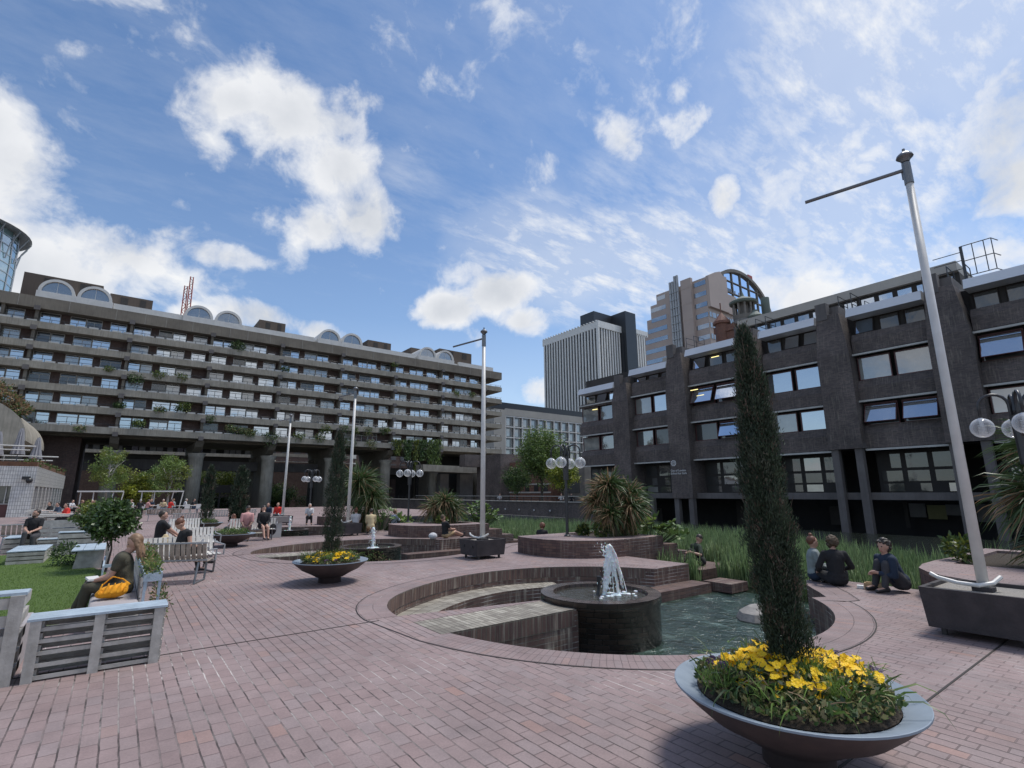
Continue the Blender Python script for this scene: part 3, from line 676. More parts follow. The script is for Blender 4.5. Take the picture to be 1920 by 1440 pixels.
# windows: (kind,width) sequences per bay
wl=[]
for k in range(7):
    if k==6: continue
    b=10.35+2.87*k+.30; h=2.5
    for bi in range(-1,8):
        xs=XI[0]+bi*10.88+.25; xe=min(xs+10.4,XR-4.2); xs=max(xs,XL+.5)
        if xe-xs<1.5: continue
        x=xs; pat=RB.choice([[1.55,1.55,-.9,2.2,2.2,-1.1,1.9],[2.2,-1.3,1.6,1.6,-.8,2.6],[1.5,1.5,-.7,2.4,1.9,-.6,2.2],[2.3,-1.,1.9,1.9,-.9,2.1,1.]])
        for p in pat:
            if x+abs(p)>xe: break
            if p>0: wl.append((x,x+p-.06,b,b+h,RB.random()))
            x+=abs(p)
wl.sort(key=lambda q:math.hypot((q[0]+q[1])/2,95))
def winmesh(g,x0,x1,z0,z1,r,y=96.70):
    t=.07
    gm=1 if r<.50 else 2 if r<.66 else 3 if r<.86 else 4
    g.m=0
    g.box(x0,y-.08,z0,x0+t,y,z1); g.box(x1-t,y-.08,z0,x1,y,z1); g.box(x0+t,y-.08,z1-t,x1-t,y,z1); g.box(x0+t,y-.08,z0,x1-t,y,z0+t)
    zt=z1-.48; g.box(x0+t,y-.08,zt-.04,x1-t,y,zt+.04)
    if x1-x0>1.7: xm=(x0+x1)/2; g.box(xm-.035,y-.079,z0+t,xm+.035,y,zt-.04)
    g.m=gm; g.quad((x0+t,y-.03,z0+t),(x1-t,y-.03,z0+t),(x1-t,y-.03,zt-.04),(x0+t,y-.03,zt-.04))
    g.m=gm if r%.1<.06 else 2; g.quad((x0+t,y-.03,zt+.04),(x1-t,y-.03,zt+.04),(x1-t,y-.03,z1-t),(x0+t,y-.03,z1-t))
    if r>.9: g.m=3; g.quad((x0+t,y-.034,z0+t),((x0+x1)/2,y-.034,z0+t),((x0+x1)/2,y-.034,zt-.2),(x0+t,y-.034,zt-.2))
wm=[m_frame,g_sky,g_dark,g_curt,g_mid]
for q in wl[:99]:
    g=MB(); winmesh(g,*q[:4],q[4]); g.build('window',wm,blk)
g=MB()
for q in wl[99:]: winmesh(g,*q[:4],q[4])
o=g.build('far_windows',wm,blk); o['kind']='stuff'
# top storey glazing behind a strip of shade
# roof terrace: white fascia, arched roof lights, plant rooms
g=MB(); 
for (a,b_) in ((-4.15,5.1),(13.75,26.4),(36.0,47.6),(58.7,68.2)): g.box(a,98,29.9,b_,98.6,31.0)
g.box(XL+4,98.6,29.25,XR-2,108,30.6)
g.build('roof_fascia',m_white,blk)
g=MB(); g.box(XL+3.8,97.6,29.0,XR-1,98.6,29.9); g.build('roof_kerb',m_concd,blk)
for cx in (-10.9,-6.45,7.3,11.75,29.3,33.7,50.55,55.0):
    r0,r1=1.72,2.1; zc=30.95; g=MB(); g.m=0; n=20
    A=[(cx+r1*math.cos(PI*i/n),zc+r1*math.sin(PI*i/n)) for i in range(n+1)]; B=[(cx+r0*math.cos(PI*i/n),zc+r0*math.sin(PI*i/n)) for i in range(n+1)]
    for i in range(n): g.prof([A[i],A[i+1],B[i+1],B[i]],'Y',97.6,106)
    g.box(cx-2.22,97.6,29.95,cx+2.22,98.0,zc+.0); g.box(cx-2.22,98.,29.3,cx+2.22,106,zc-.001)
    g.m=1; g.prof(B,'Y',97.9,105.8)
    for i in range(1): g.m=0; g.box(cx-.03,97.86,zc,cx+.03,97.9,zc+r0)
    g.build('arched_roof_light',[m_white,g_mid],blk)
for (a,b_,z,y) in ((-15.55,-6.,35.1,103),(-5.,.8,34.1,103),(17.5,22.2,34.2,103),(30.,31.2,33.6,101),(35.,37.2,33.0,102),(38.9,44.2,34.,103),(49.,51.8,34.,103),(56.3,65.2,35.,103)):
    g=MB(); g.box(a,y,29.3,b_,y+6,z); g.m=1; w_=b_-a
    if w_>4: g.box(a+w_*.25,y-.05,z-1.6,a+w_*.42,y-.002,z-.4); g.box(a+w_*.7,y-.05,z-1.7,a+w_*.84,y-.002,z-.3)
    g.build('plant_room',[m_plant,m_darkb],blk)
# soffit, haunches and columns
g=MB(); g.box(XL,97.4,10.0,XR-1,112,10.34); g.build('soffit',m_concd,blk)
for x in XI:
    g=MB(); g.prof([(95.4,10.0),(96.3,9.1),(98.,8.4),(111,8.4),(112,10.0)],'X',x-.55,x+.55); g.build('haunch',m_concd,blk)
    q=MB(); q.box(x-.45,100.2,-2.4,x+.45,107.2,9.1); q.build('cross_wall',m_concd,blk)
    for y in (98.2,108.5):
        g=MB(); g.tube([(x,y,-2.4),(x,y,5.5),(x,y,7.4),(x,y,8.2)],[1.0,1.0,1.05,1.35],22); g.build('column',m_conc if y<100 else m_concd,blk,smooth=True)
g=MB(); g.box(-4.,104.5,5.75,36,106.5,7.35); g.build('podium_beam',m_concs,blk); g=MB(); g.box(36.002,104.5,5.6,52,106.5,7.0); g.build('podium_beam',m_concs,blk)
g=MB(); g.box(-17,98.9,-2.4,-5.3,112,10.); g.build('stair_core',m_brickd,blk)
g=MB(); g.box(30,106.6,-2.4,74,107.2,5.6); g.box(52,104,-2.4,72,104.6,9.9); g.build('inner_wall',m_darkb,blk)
for x0,x1,z1 in ((34,36.5,4.8),(38.2,39,4.5),(43,44.,4.6),(46,47.2,4.6)):
    g=MB(); g.box(x0,104.2,.2,x1,104.45,z1); g.build('inner_pier',m_brickd,blk)
# entrance canopy and piers under the right-hand end
g=MB(); g.prof([(47.2,5.9),(66.5,5.6),(66.9,6.9),(47.,7.2)],'Y',91.5,95); g.build('canopy',m_conc,blk)
for x,w_ in ((53.2,2.),(58.,3.2),(63.4,1.3)):
    g=MB(); g.box(x,95.5,-2,x+w_,97,5.6); g.build('pier',m_concs,blk)
# hanging greenery on the balconies
def shrub(name,c,r,n,m,label,cat,group=None,up=.2,leaf=.12,droop=0.,mats=None,flat=1.):
    u=NR.normal(size=(n,3)); u/=np.linalg.norm(u,axis=1,keepdims=True); rad=NR.uniform(.25,1,n)**.5
    cl=1+.35*np.sin(u[:,0]*5+c[0])*np.cos(u[:,1]*4+u[:,2]*6+c[1])
    P=np.array(c)+u*(rad*cl)[:,None]*np.array([r[0],r[1],r[2]]); 
    if droop: P[:,2]-=droop*NR.uniform(0,1,n)**2
    D=u+rdirs(n)*.8; D[:,2]+=up-(droop>0)*1.2
    o=leafmesh(name,mats or m,P,D,leaf*NR.uniform(.6,1.3,n),leaf*.5,midx=None if not mats else (NR.uniform(size=n)<.4).astype(int))
    return tag(o,label,cat,group)
spots=[]
for (px,py,s_,dr) in ((255,705,1.2,.6),(300,700,1.1,.6),(340,705,1.,.4),(447,645,1.3,.6),(345,758,1.,.9),(300,765,.9,.4),(225,757,.8,.4),(205,690,.7,.3),(470,810,1.2,.6),(510,815,1.4,1.4),(560,815,1.1,.8),(600,818,1.2,.8),(645,800,1.,.7),(665,802,.8,1.),(690,803,1.,1.2),(718,805,.9,.7),(725,805,.9,.5),(695,828,1.3,1.),(655,826,1.4,1.),(855,735,.9,.6),(885,738,.9,.6),(905,742,.7,.4),(610,800,1.,.9),(433,800,.9,.6),(395,782,.8,.5),(260,790,.9,.5),(150,800,.8,.4),(535,690,.7,.3),(740,682,.7,.3),(455,805,1.,.5)):
    d=ray(px,py); t=95.1/d.y; spots.append((d.x*t,CH+d.z*t,s_,dr))
for i,(x,z,s_,dr) in enumerate(spots):
    shrub('balcony_plant',(x,95.15,z),(s_*.95,.5,s_*.5),int(380*s_),m_leafm,'trailing green plants spilling over a concrete balcony','plant','plants on the balconies',leaf=.28,droop=dr,mats=[m_leafm,[m_leafd,m_leafy,m_grasso][i%3]])
for (px,w_,m2,dr) in ((745,1.2,m_leafy,3.),(765,1.3,m_leafm,4.),(780,.8,m_leafy,6.),(792,1.2,m_leafm,4.2),(808,1.6,m_leafg,5.),(820,1.4,m_leafg,5.5)):
    d=ray(px,832); t=94.9/d.y; x=d.x*t; z=CH+d.z*t
    n=700; P=np.zeros((n,3)); f=NR.uniform(0,1,n); P[:,0]=x+NR.normal(size=n)*w_*.5*(1-.6*f); P[:,1]=94.8+NR.uniform(-.2,.3,n); P[:,2]=z+1-dr*f
    D=rdirs(n)*.5; D[:,2]-=1
    o=leafmesh('hanging_creeper',[m2,m_leafd],P,D,.5,.16,midx=(NR.uniform(size=n)<.3).astype(int)); tag(o,'long green creeper hanging below the lowest balcony','creeper','creepers hanging under the block')
# a second block seen under the first, and the brick podium behind
far=thing('apartment_block','distant concrete balcony block seen between the columns of the long block','building',(10,150,0))
g=MB(); g.box(-9,151.5,-2.4,30,160,22); g.build('wall',m_darkb,far)
for k,z in enumerate((11.0,13.0,15.2,17.4,19.6)):
    g=MB(); g.box(-8.5,149.6,z,28,150,z+.75); g.box(-8.5,150,z,28,151.5,z+.2); g.build('balcony',m_conc,far)
    g=MB(); x=-8
    while x<27.5: g.m=RB.choice((0,0,1)); g.quad((x,151.45,z+.3),(x+1.2,151.45,z+.3),(x+1.2,151.45,z+1.9),(x,151.45,z+1.9)); x+=RB.choice((1.4,2.1,3.))
    o=g.build('far_windows',[g_curt,g_sky],far); o['kind']='stuff'
g=MB(); g.prof([(151.5,13.),(142,9.5),(142,9.1),(151.5,12.)],'X',30,31.5); g.box(30,141,9.1,50,142,9.8); g.box(30,141,11.,50,142,11.8); g.build('side_wing',m_conc,far)
g=MB(); g.box(8,148,5.0,28,148.5,5.9); g.box(8,146,2.,28,148,3.0); g.build('podium_wall',mat('pale_podium',(.34,.31,.27)),far)
# backdrop building added to block bright sky, then brown podium walls behind the garden
hid=thing('brick_house','plain dark backdrop building added to close the sky gap behind the arcade','building',(60,170,0)); g=MB(); g.box(26,170,-2.4,104,180,17); g.m=1
for k in range(5):
    for i in range(20): g.box(28+i*3.6,169.9,1+k*3,30+i*3.6,169.98,2.6+k*3)
g.build('wall',[m_brickd,g_mid],hid)
pod=thing('podium_wall','dark brown brick podium wall at the back of the garden under the block','wall',(0,128,0))
g=MB(); g.box(-14,128,-2.4,9,128.5,6.2); g.box(28,130,-2.4,70,130.5,9); g.build('wall',m_brickd,pod)
# ---------------------------------------------------------------- dark brick school across the lake
sch=thing('school_building','dark brick school with a white roof edge and tilted windows, standing over the lake','building',(43,20,0))
SX=43.; PY=[36.7,29.62,22.3,15.45,8.5,1.45,-5.6,-12.6]
RS=random.Random(5)
g=MB(); g.box(SX+6,-40,-2,SX+22,43.6,15.2); g.box(SX+1.2,-40,4.8,SX+6,43.6,15.0); g.build('core',m_darkb,sch)
LV=[(4.75,6.42),(8.3,9.78),(11.85,13.35)]     # brick bands between window rows
def bay(y0,y1,first=False):
    top=13.35 if not first else 12.15
    g=MB()
    for (a,b) in LV:
        if first and a>11: b=12.0
        xo=.32; g.prof([(SX-.02,a),(SX+.6,a),(SX+.6,b),(SX+.28,b),(SX-.02,b-.55)],'Y',y0,y1)
    g.build('brick_band',m_school,sch)
    for z in ((4.58,8.11,11.63)): g=MB(); g.box(SX-.22,y0-.02,z,SX-.02,y1+.02,z+.13); g.build('gutter',m_frame,sch)
    # window rows
    for (z0,z1) in ((6.42,8.1),(9.78,11.62)):
        w_=(y1-y0); n=2
        for j in range(n):
            a=y0+.18+j*w_/n; b=a+w_/n-.26
            mode=WMODE.get((round(y0),z0<7,j),RS.choice('ddgm'))
            g=MB(); g.m=0; t=.07; xf=SX+.34
            g.box(xf,a,z0,xf+.1,a+t,z1-.08); g.box(xf,b-t,z0,xf+.1,b,z1-.08); g.box(xf,a+t,z0,xf+.1,b-t,z0+t); g.box(xf,a+t,z1-.15,xf+.1,b-t,z1-.08)
            g.m={'d':1,'g':2,'m':3,'s':4,'T':1,'B':1,'c':5}[mode]
            g.quad((xf+.06,b-t,z0+t),(xf+.06,a+t,z0+t),(xf+.06,a+t,z1-.15),(xf+.06,b-t,z1-.15))
            o=g.build('window',[m_redframe,g_dark,g_curt,g_mid,g_sky,g_blind],sch)
            if mode in 'TB':
                # the sash swings out at the bottom, hung from the head
                p=MB(); H=z1-z0-.28; ang=.42; dx=-math.sin(ang)*H; dz=-math.cos(ang)*H
                A=(xf,a+t,z1-.2);B=(xf,b-t,z1-.2);C_=(xf+dx,b-t,z1-.2+dz);D_=(xf+dx,a+t,z1-.2+dz)
                p.m=1; p.quad(B,A,D_,C_); p.m=0
                for u,v in ((A,B),(B,C_),(C_,D_),(D_,A)): p.tube([u,v],.035,4)
                q=p.build('sash',[m_redframe,g_bright if mode=='B' else g_sky],sch); q.parent=o; 
    # lower glazing behind the beam
    g=MB(); g.m=0; g.box(SX+1.5,y0,1.6,SX+1.7,y1,4.75)
    n=3; w_=(y1-y0)/n
    for j in range(n):
        for (z0,z1) in ((3.35,4.35),(2.4,3.15),(1.7,2.25)):
            g.m=RS.choice((1,1,1,3)); a=y0+j*w_+.08; b=a+w_*RS.choice((.5,.9,.9))-.16
            if z0<1.8: g.m=RS.choice((2,3,1,1))
            g.quad((SX+1.46,b,z0),(SX+1.46,a,z0),(SX+1.46,a,z1),(SX+1.46,b,z1))
    g.build('lower_glazing',[m_darkb,g_dark,g_curt,g_mid],sch)
WMODE={(31,False,0):'s',(31,False,1):'g',(23,False,0):'B',(23,False,1):'B',(17,False,0):'s',(17,False,1):'s',(10,False,0):'g',(10,False,1):'g',(3,False,0):'c',(3,False,1):'B',
 (23,True,0):'B',(23,True,1):'d',(17,True,0):'s',(17,True,1):'g',(10,True,0):'B',(10,True,1):'B',(3,True,0):'c',(3,True,1):'c',(38,False,0):'m',(38,False,1):'g',(38,True,0):'m',(38,True,1):'g',(31,True,0):'d',(31,True,1):'m'}
edges=[]
for i in range(len(PY)-1):
    y1=PY[i]-1.13; y0=PY[i+1]+1.13; edges.append((y0,y1))
bay(37.85,43.6,True)
for (a,b) in edges: bay(a,b)
# piers: broad below, tapering to a capped stub above the roof
for i,y in enumerate(PY):
    g=MB(); lo=1.12 if i<2 else 4.75
    zs=11.8 if i>1 else 11.4; zt=15.2 if i>0 else 13.4
    g.box(SX-.75,y-1.12,lo,SX+1.6,y+1.12,zs)
    g.add([(SX-.75,y-1.12,zs),(SX-.75,y+1.12,zs),(SX+1.6,y+1.12,zs),(SX+1.6,y-1.12,zs),(SX-.35,y-.62,zt),(SX-.35,y+.95,zt),(SX+1.6,y+.95,zt),(SX+1.6,y-.62,zt)],[(0,1,5,4),(1,2,6,5),(2,3,7,6),(3,0,4,7),(4,5,6,7)])
    g.build('pier',m_school,sch)
    g=MB(); g.box(SX-.45,y+.12,zt-.35,SX+.2,y+.92,zt+1.0); g.box(SX+.2,y-.5,zt-.35,SX+7,y+.8,zt+.72); g.build('pier_head',m_concs,sch)
    # round-cornered guard rail on the roof
    g=MB(); z=zt+.75; 
    for dy in (-.1,-1.0):
        g.tube([(SX+1.6,y+dy,z-.6),(SX+1.6,y+dy,z+1.2),(SX+3.4,y+dy,z+1.2),(SX+3.4,y+dy,z-.6)],.035,5)
        g.tube([(SX+1.6,y+dy,z+.6),(SX+3.4,y+dy,z+.6)],.03,5)
    if i in (4,):
        g.tube([(SX+1.8,y-1.,z-.6),(SX+1.8,y-1.,z+2.4)],.09,6)
        for zz_ in (.2,1.3,2.4): g.tube([(SX+1.8,y-1.,z+zz_),(SX+1.8,y-2.6,z+zz_),(SX+2.6,y-2.8,z+zz_)],.035,5)
        for dy in (-1.6,-2.2,-2.6): g.tube([(SX+1.8,y+dy,z+.2),(SX+1.8,y+dy,z+2.4)],.03,5)
        for zz_ in (.8,1.4,2.0): g.tube([(SX+1.8,y-1.,z+zz_),(SX+1.8,y+.6,z+zz_)],.03,5)
    g.build('roof_rail',m_iron,sch)
# the white roof edge and the clerestory windows under it
for i,(y0,y1) in enumerate([(37.85,43.4)]+edges):
    dz=-1.55 if i==0 else (-.65 if i==1 else 0)
    g=MB(); g.prof([(SX-.5,14.62+dz),(SX+1.4,14.62+dz),(SX+1.4,15.32+dz),(SX-.25,15.32+dz)],'Y',y0,y1); g.build('white_roof_edge',mat('pale_grey_fascia',(.70,.72,.76),(.62,.64,.68),.5,.3) if i==0 else bpy.data.materials['pale_grey_fascia'],sch)
    g=MB(); g.box(SX+.9,y0,13.3+dz,SX+1.1,y1,14.62+dz); g.build('clerestory',m_darkb,sch)
    ww=(y1-y0)/3
    for j in range(3):
        a=y0+j*ww+.2; b=a+ww-.4; mode=RS.choice('sbd') if i not in (4,2) else ('d','d','s')[j]
        g=MB(); g.m=0; z0=13.42+dz; z1=14.5+dz; tl=.35 if mode!='d' else 0
        g.m=1 if mode=='s' else 2 if mode=='b' else 3
        g.quad((SX+.8,b,z1),(SX+.8,a,z1),(SX+.8-tl,a,z0),(SX+.8-tl,b,z0)); g.m=0
        for u,v in (((SX+.8,a,z1),(SX+.8,b,z1)),((SX+.8-tl,a,z0),(SX+.8-tl,b,z0)),((SX+.8,a,z1),(SX+.8-tl,a,z0)),((SX+.8,b,z1),(SX+.8-tl,b,z0))): g.tube([u,v],.035,4)
        g.build('clerestory_window',[m_dframe,g_blue,g_bright,g_dark],sch)
# set-back top floor
for (y0,y1,dz) in ((8.2,25.,0),(25,34,-1.8),(34,43,-3.1)):
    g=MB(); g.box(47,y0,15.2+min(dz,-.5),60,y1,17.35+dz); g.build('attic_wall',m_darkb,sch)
    g=MB(); g.box(46.6,y0,17.35+dz,60,y1,18.1+dz); g.build('attic_fascia',m_lightwall,sch)
    g=MB(); y=y0+.4
    while y<y1-1: g.m=RS.choice((0,1,1)); g.quad((46.96,y+.9,16.45+dz),(46.96,y,16.45+dz),(46.96,y,17.1+dz),(46.96,y+.9,17.1+dz)); y+=1.25
    g.build('attic_windows',[g_blue,g_bright],sch)
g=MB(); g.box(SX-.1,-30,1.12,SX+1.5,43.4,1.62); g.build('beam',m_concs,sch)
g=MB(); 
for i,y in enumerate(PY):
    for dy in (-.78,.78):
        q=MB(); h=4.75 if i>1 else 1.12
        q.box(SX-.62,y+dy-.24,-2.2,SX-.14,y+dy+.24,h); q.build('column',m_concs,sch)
    if i>1: q=MB(); q.box(SX-.72,y-1.15,4.75,SX+.3,y+1.15,5.15); q.build('lintel',m_concs,sch)
q=MB(); q.box(SX-.6,33.1,-2.2,SX-.15,33.5,1.12); q.build('column',m_concs,sch)
# what shows in the undercroft
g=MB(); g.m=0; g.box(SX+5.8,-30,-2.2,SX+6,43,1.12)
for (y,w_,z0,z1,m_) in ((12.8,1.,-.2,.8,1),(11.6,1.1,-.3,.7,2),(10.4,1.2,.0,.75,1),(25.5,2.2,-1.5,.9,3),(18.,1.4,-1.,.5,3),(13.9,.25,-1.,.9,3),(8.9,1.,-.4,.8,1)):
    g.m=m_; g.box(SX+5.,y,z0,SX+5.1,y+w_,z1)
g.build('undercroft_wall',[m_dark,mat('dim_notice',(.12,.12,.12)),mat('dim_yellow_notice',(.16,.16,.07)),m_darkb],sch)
# warm ceiling lights seen through the glass
g=MB()
for (y,z,x) in ((25.6,14.25,SX+.78),(41.,11.15,SX+.30),(27.4,11.2,SX-.3)): g.box(x-.02,y,z,x,y+.8,z+.06)
g.build('strip_light',mat('warm_tube',(1,.85,.35),emit=1.2),sch)
# lettering on the pier
def text(body,size,loc,rot,m,parent,name='lettering',extr=.01,align='LEFT',space=1.):
    cu=bpy.data.curves.new(name,'FONT'); cu.body=body; cu.size=size; cu.extrude=extr; cu.align_x=align; cu.space_line=space
    ob=bpy.data.objects.new(name,cu); COL.objects.link(ob); ob.location=loc; ob.rotation_euler=rot
    bpy.context.view_layer.update(); dg=bpy.context.evaluated_depsgraph_get(); me=bpy.data.meshes.new_from_object(ob.evaluated_get(dg))
    me.materials.clear(); me.materials.append(m); n=bpy.data.objects.new(name,me); COL.objects.link(n); bpy.data.objects.remove(ob)
    n.location=Vector(loc)-Vector(parent.location); n.rotation_euler=rot; n.parent=parent
    return n
m_letter=mat('white_letters',(.8,.8,.8))
m_letter.node_tree.nodes['Principled BSDF'].inputs['Emission Color'].default_value=(.8,.8,.8,1)
text('City of London\nSchool for Girls',.275,(SX-.78,30.72,3.62),(PI/2,0,-PI/2),m_letter,sch,space=.98)
g=MB(); c=(SX-.78,30.35,4.42)
for k in range(10):
    a=2*PI*k/10; g.cb((c[0],c[1]+.24*math.cos(a),c[2]+.24*math.sin(a)),(.02,.1,.1),rx=a)
for k in range(5):
    a=2*PI*k/5+.3; g.cb((c[0],c[1]+.1*math.cos(a),c[2]+.1*math.sin(a)),(.02,.07,.09),rx=a)
g.build('emblem',m_letter,sch)
# lakeside walkway wall from the block to the school
ww=thing('walkway_wall','long dark brick wall carrying the raised walkway along the far side of the lake','wall',(40,62,0))
g=MB(); g.box(40,37.,-2.4,40.4,94,.62); g.build('wall',m_school,ww); g=MB(); g.box(40.4,37.,-2.4,57,94,-.05); g.build('deck',m_concs,ww)
g=MB(); g.box(39.85,37,.62,40.5,94,.72); g.box(39.9,37,1.25,40.0,80,1.33); g.build('coping',m_lightwall,ww)
g=MB(); y=37.2
while y<90: g.box(39.93,y,.72,39.98,y+.05,1.25); y+=1.5
g.tube([(39.95,37,1.0),(39.95,80,1.0)],.02,4); g.build('railing',m_iron,ww)
g=MB(); g.box(39.2,37,-2.4,39.95,90,-1.62); g.build('footing',m_conc,ww)
y=40.
while y<72:
    g=MB(); g.sph((39.9,y,-.35),.11,8,6); g.build('wall_lamp',m_louv,ww); y+=2.9
# ---------------------------------------------------------------- office building with a white frame grid
b=thing('office_building','low office building with a pale square grid of windows left of the school','building',(114,135,0))
g=MB(); g.box(94.5,135.4,-2,140,150,28.8); g.build('wall',m_darkb,b)
g=MB(); g.box(94.2,134.7,8,98.8,150,28.4); g.box(98.8,134.7,26.6,140,135.4,28.9); g.build('stone_frame',m_lightwall,b)
g=MB(); g.box(94.5,136.5,28.9,140,149,31.2); g.build('roof_storey',m_bronze,b)
g=MB(); x=98.9
while x<139: g.box(x-.16,134.8,8,x+.16,135.38,26.6); x+=3.55
for z in (26.4,22.9,19.4,15.9,12.4,8.9): g.box(98.8,134.75,z-.16,140,135.36,z+.14)
g.build('white_grid',m_grid,b)
k=0
for zi in range(5):
    for xi in range(11):
        x=99.2+3.55*xi; z=9.1+3.5*zi; r=R.random()
        g=MB(); g.m=1; g.quad((x,135.37,z),(x+3.1,135.37,z),(x+3.1,135.37,z+3.1),(x,135.37,z+3.1)); g.m=0 if r<.7 else 2
        g.quad((x+.35,135.35,z+.3),(x+1.65,135.35,z+.3),(x+1.65,135.35,z+2.6),(x+.35,135.35,z+2.6)); g.m=3; g.box(x+2.3,135.3,z,x+2.5,135.36,z+3.1)
        g.build('window',[g_curt,g_dark,g_mid,m_lightwall],b)
# ---------------------------------------------------------------- tower with close white vertical fins
b=thing('office_tower','tall dark office tower with close white vertical fins and a black core','building',(116,115,0))
g=MB(); g.box(110.3,102.8,0,120.3,128.3,50.6); g.box(120.,101.5,0,133,125,50.5); g.build('wall',m_bronze,b)
g=MB(); g.box(110,102.3,50.6,120.3,102.8,52.7); g.box(110,102.8,50.6,110.3,128.5,52.7); g.box(110.3,102.8,50.6,120.3,128.5,52.3); g.box(125.2,101.,50.7,133,102,52.6); g.build('cornice',m_grid,b)
g=MB(); y=102.9
while y<128.4: g.box(110.02,y,24,110.3,y+.55,51.2); y+=1.29
g.box(109.7,102.25,24,110.3,103.2,52.7)
x=111.3
while x<120: g.box(x,102.5,24,x+.5,102.8,51.2); x+=1.12
x=126.
while x<133: g.box(x,101.,24,x+.5,101.5,51.2); x+=1.12
y=102.9
while y<128.5: g.box(109.65,y+.1,52.7,110.2,y+.5,52.95); y+=1.29
g.build('white_fin',m_grid,b)['kind']='stuff'
g=MB(); g.box(120.3,100.5,0,125.2,112,57.4); g.box(112,106.,52,120.3,112,57.2); g.build('core',m_bronze,b)
b.scale=(1.5,1.5,1.5); b.location=(b.location.x*1.5,b.location.y*1.5,-.875)
# ---------------------------------------------------------------- stepped pink stone tower with an arched glass top
b=thing('office_tower','stepped pink stone tower with blue window bands and an arched glass roof gable','building',(118,72,0))
x0=105.;yc=63.
g=MB()
for (ya,yb,zt) in ((63,77.2,51.5),(77.2,79.2,49.),(79.2,80.6,45.4),(80.6,81.6,41.)): g.box(x0,ya,0,x0+20,yb,zt)
g.box(x0+.4,yc+.02,0,x0+32,yc+13.9,47.)
g.build('wall',m_pinkstone,b)
g=MB()
for (ya,yb) in ((66.5,68.5),): g.box(x0-.9,ya,0,x0,yb+.8,52.4)
for z in range(30,52,4): g.box(x0-.95,66.4,z,x0-.85,69.4,z+.25)
g.build('pilaster',m_pinkstone,b)
g=MB(); 
for y in (70.2,70.9,71.6,72.3): g.tube([(x0-.8,y,10),(x0-.8,y,54.2 if y<71.5 else 53)],.32,8)
for z in range(20,52,2): g.tube([(x0-1.1,70,z),(x0-1.1,72.5,z)],.12,5)
g.build('exterior_pipes',m_steel,b)
for i in range(8):
    z=31.0+i*2.68
    for (ya,yb) in ((63.1,66.3),(74.5,81.4 if z<39.5 else 80.4 if z<43.5 else 79.1 if z<47.2 else 76.9)):
        g=MB(); g.box(x0-.06,ya,z,x0-.005,yb,z+1.1); g.build('window_band',g_blue,b)
    g=MB(); g.box(x0+.3,yc-.1,z,x0+ (26 if i<4 else 17 if i<6 else 12),yc-.02,z+1.25); 
    g.build('window_band',g_curt if i<6 else g_dark,b)
    x=x0+1.2
    while x<x0+17: g=MB(); g.box(x,yc-.16,z,x+.2,yc-.1,z+1.25); g.build('mullion',m_pinkstone,b); x+=1.9
# arch: spring on the right end low, crown near x0+11
AX=x0+15.6; n=28; A=[];B=[]
for i in range(n+1):
    t=PI*i/n; A.append((AX+15.2*math.cos(t),44.2+12.7*math.sin(t))); B.append((AX+14.3*math.cos(t),44.2+11.9*math.sin(t)))
g=MB()
for i in range(n): g.prof([A[i],A[i+1],B[i+1],B[i]],'Y',yc-.6,yc+14)
g.build('arched_roof',m_stone,b)
g=MB(); g.prof(B,'Y',yc-.02,yc+13); g.build('gable_glazing',g_blue,b)
g=MB(); 
for x in (AX-8,AX-4,AX,AX+4,AX+8,AX+11):
    h=44.2+11.9*math.sqrt(max(0,1-((x-AX)/14.3)**2)); g.box(x-.12,yc-.3,44,x+.12,yc-.03,h)
for z in (46.5,50.,53.): 
    w_=14.3*math.sqrt(max(0,1-((z-44.2)/11.9)**2)); g.box(AX-w_,yc-.28,z-.1,AX+w_,yc-.03,z+.1)
g.build('glazing_bar',m_stone,b)
g=MB(); g.prof([(x0,44),(x0+8,44),(x0+8,53.2),(x0+6.6,53.2),(x0+5.2,54.),(x0+3,53.2),(x0+1,52.2),(x0,51.7)],'Y',yc-.75,yc-.02); g.box(x0+8.002,yc-.5,44,x0+12,yc-.02,49.); g.build('stepped_gable',m_pinkstone,b)
g=MB(); g.tube([(AX+9.5,yc+2,54),(AX+9.5,yc+2,59)],.12,5); g.box(AX+8.4,yc+1.9,58.2,AX+10.6,yc+2.1,59.2); g.box(AX+8.6,yc+1.9,56.6,AX+10.4,yc+2.1,56.9); g.build('weather_vane',m_cranered,b)
g=MB(); g.box(132,50,0,150,62,47.5); g.build('side_wing',m_pinkstone,b)
# ---------------------------------------------------------------- red brick building with a copper cupola
b=thing('turreted_building','old red brick building with a verdigris copper cupola and small conical turret','building',(66,30,0))
X0=58
g=MB(); g.box(X0,25.5,0,X0+12,34.1,21.2); g.box(X0-.3,25.4,18.9,X0,34.4,19.5); g.box(X0-.2,31.5,21.2,X0+.5,34.2,22.); g.box(X0+.5,27.,21.2,X0+8,32.4,22.); g.build('wall',m_redbrick,b)
g=MB(); g.prof([(31.5,20.3),(30.,21.2),(28.5,20.3)],'X',X0-.35,X0-.0); g.box(X0-.2,24.8,21.2,X0+3,30.2,21.8); g.box(X0-.4,22.0,16,X0+2,26.4,21.); g.build('stone_cornice',m_stone,b)
g=MB(); g.lathe([(.8,-3),(.8,.0),(1.05,.05),(1.05,.35),(0,1.7)],(X0+.3,33.3,22.3),14); g.tube([(X0+.3,33.3,23.9),(X0+.3,33.3,25.2)],.08,5); g.build('turret',m_redbrick,b)
cu=(X0+2.0,31.2); zq=-1.2; g=MB(); g.lathe([(1.7,0),(1.7,.3),(1.3,.6),(1.3,1.2)],(*cu,23.2+zq),20); 
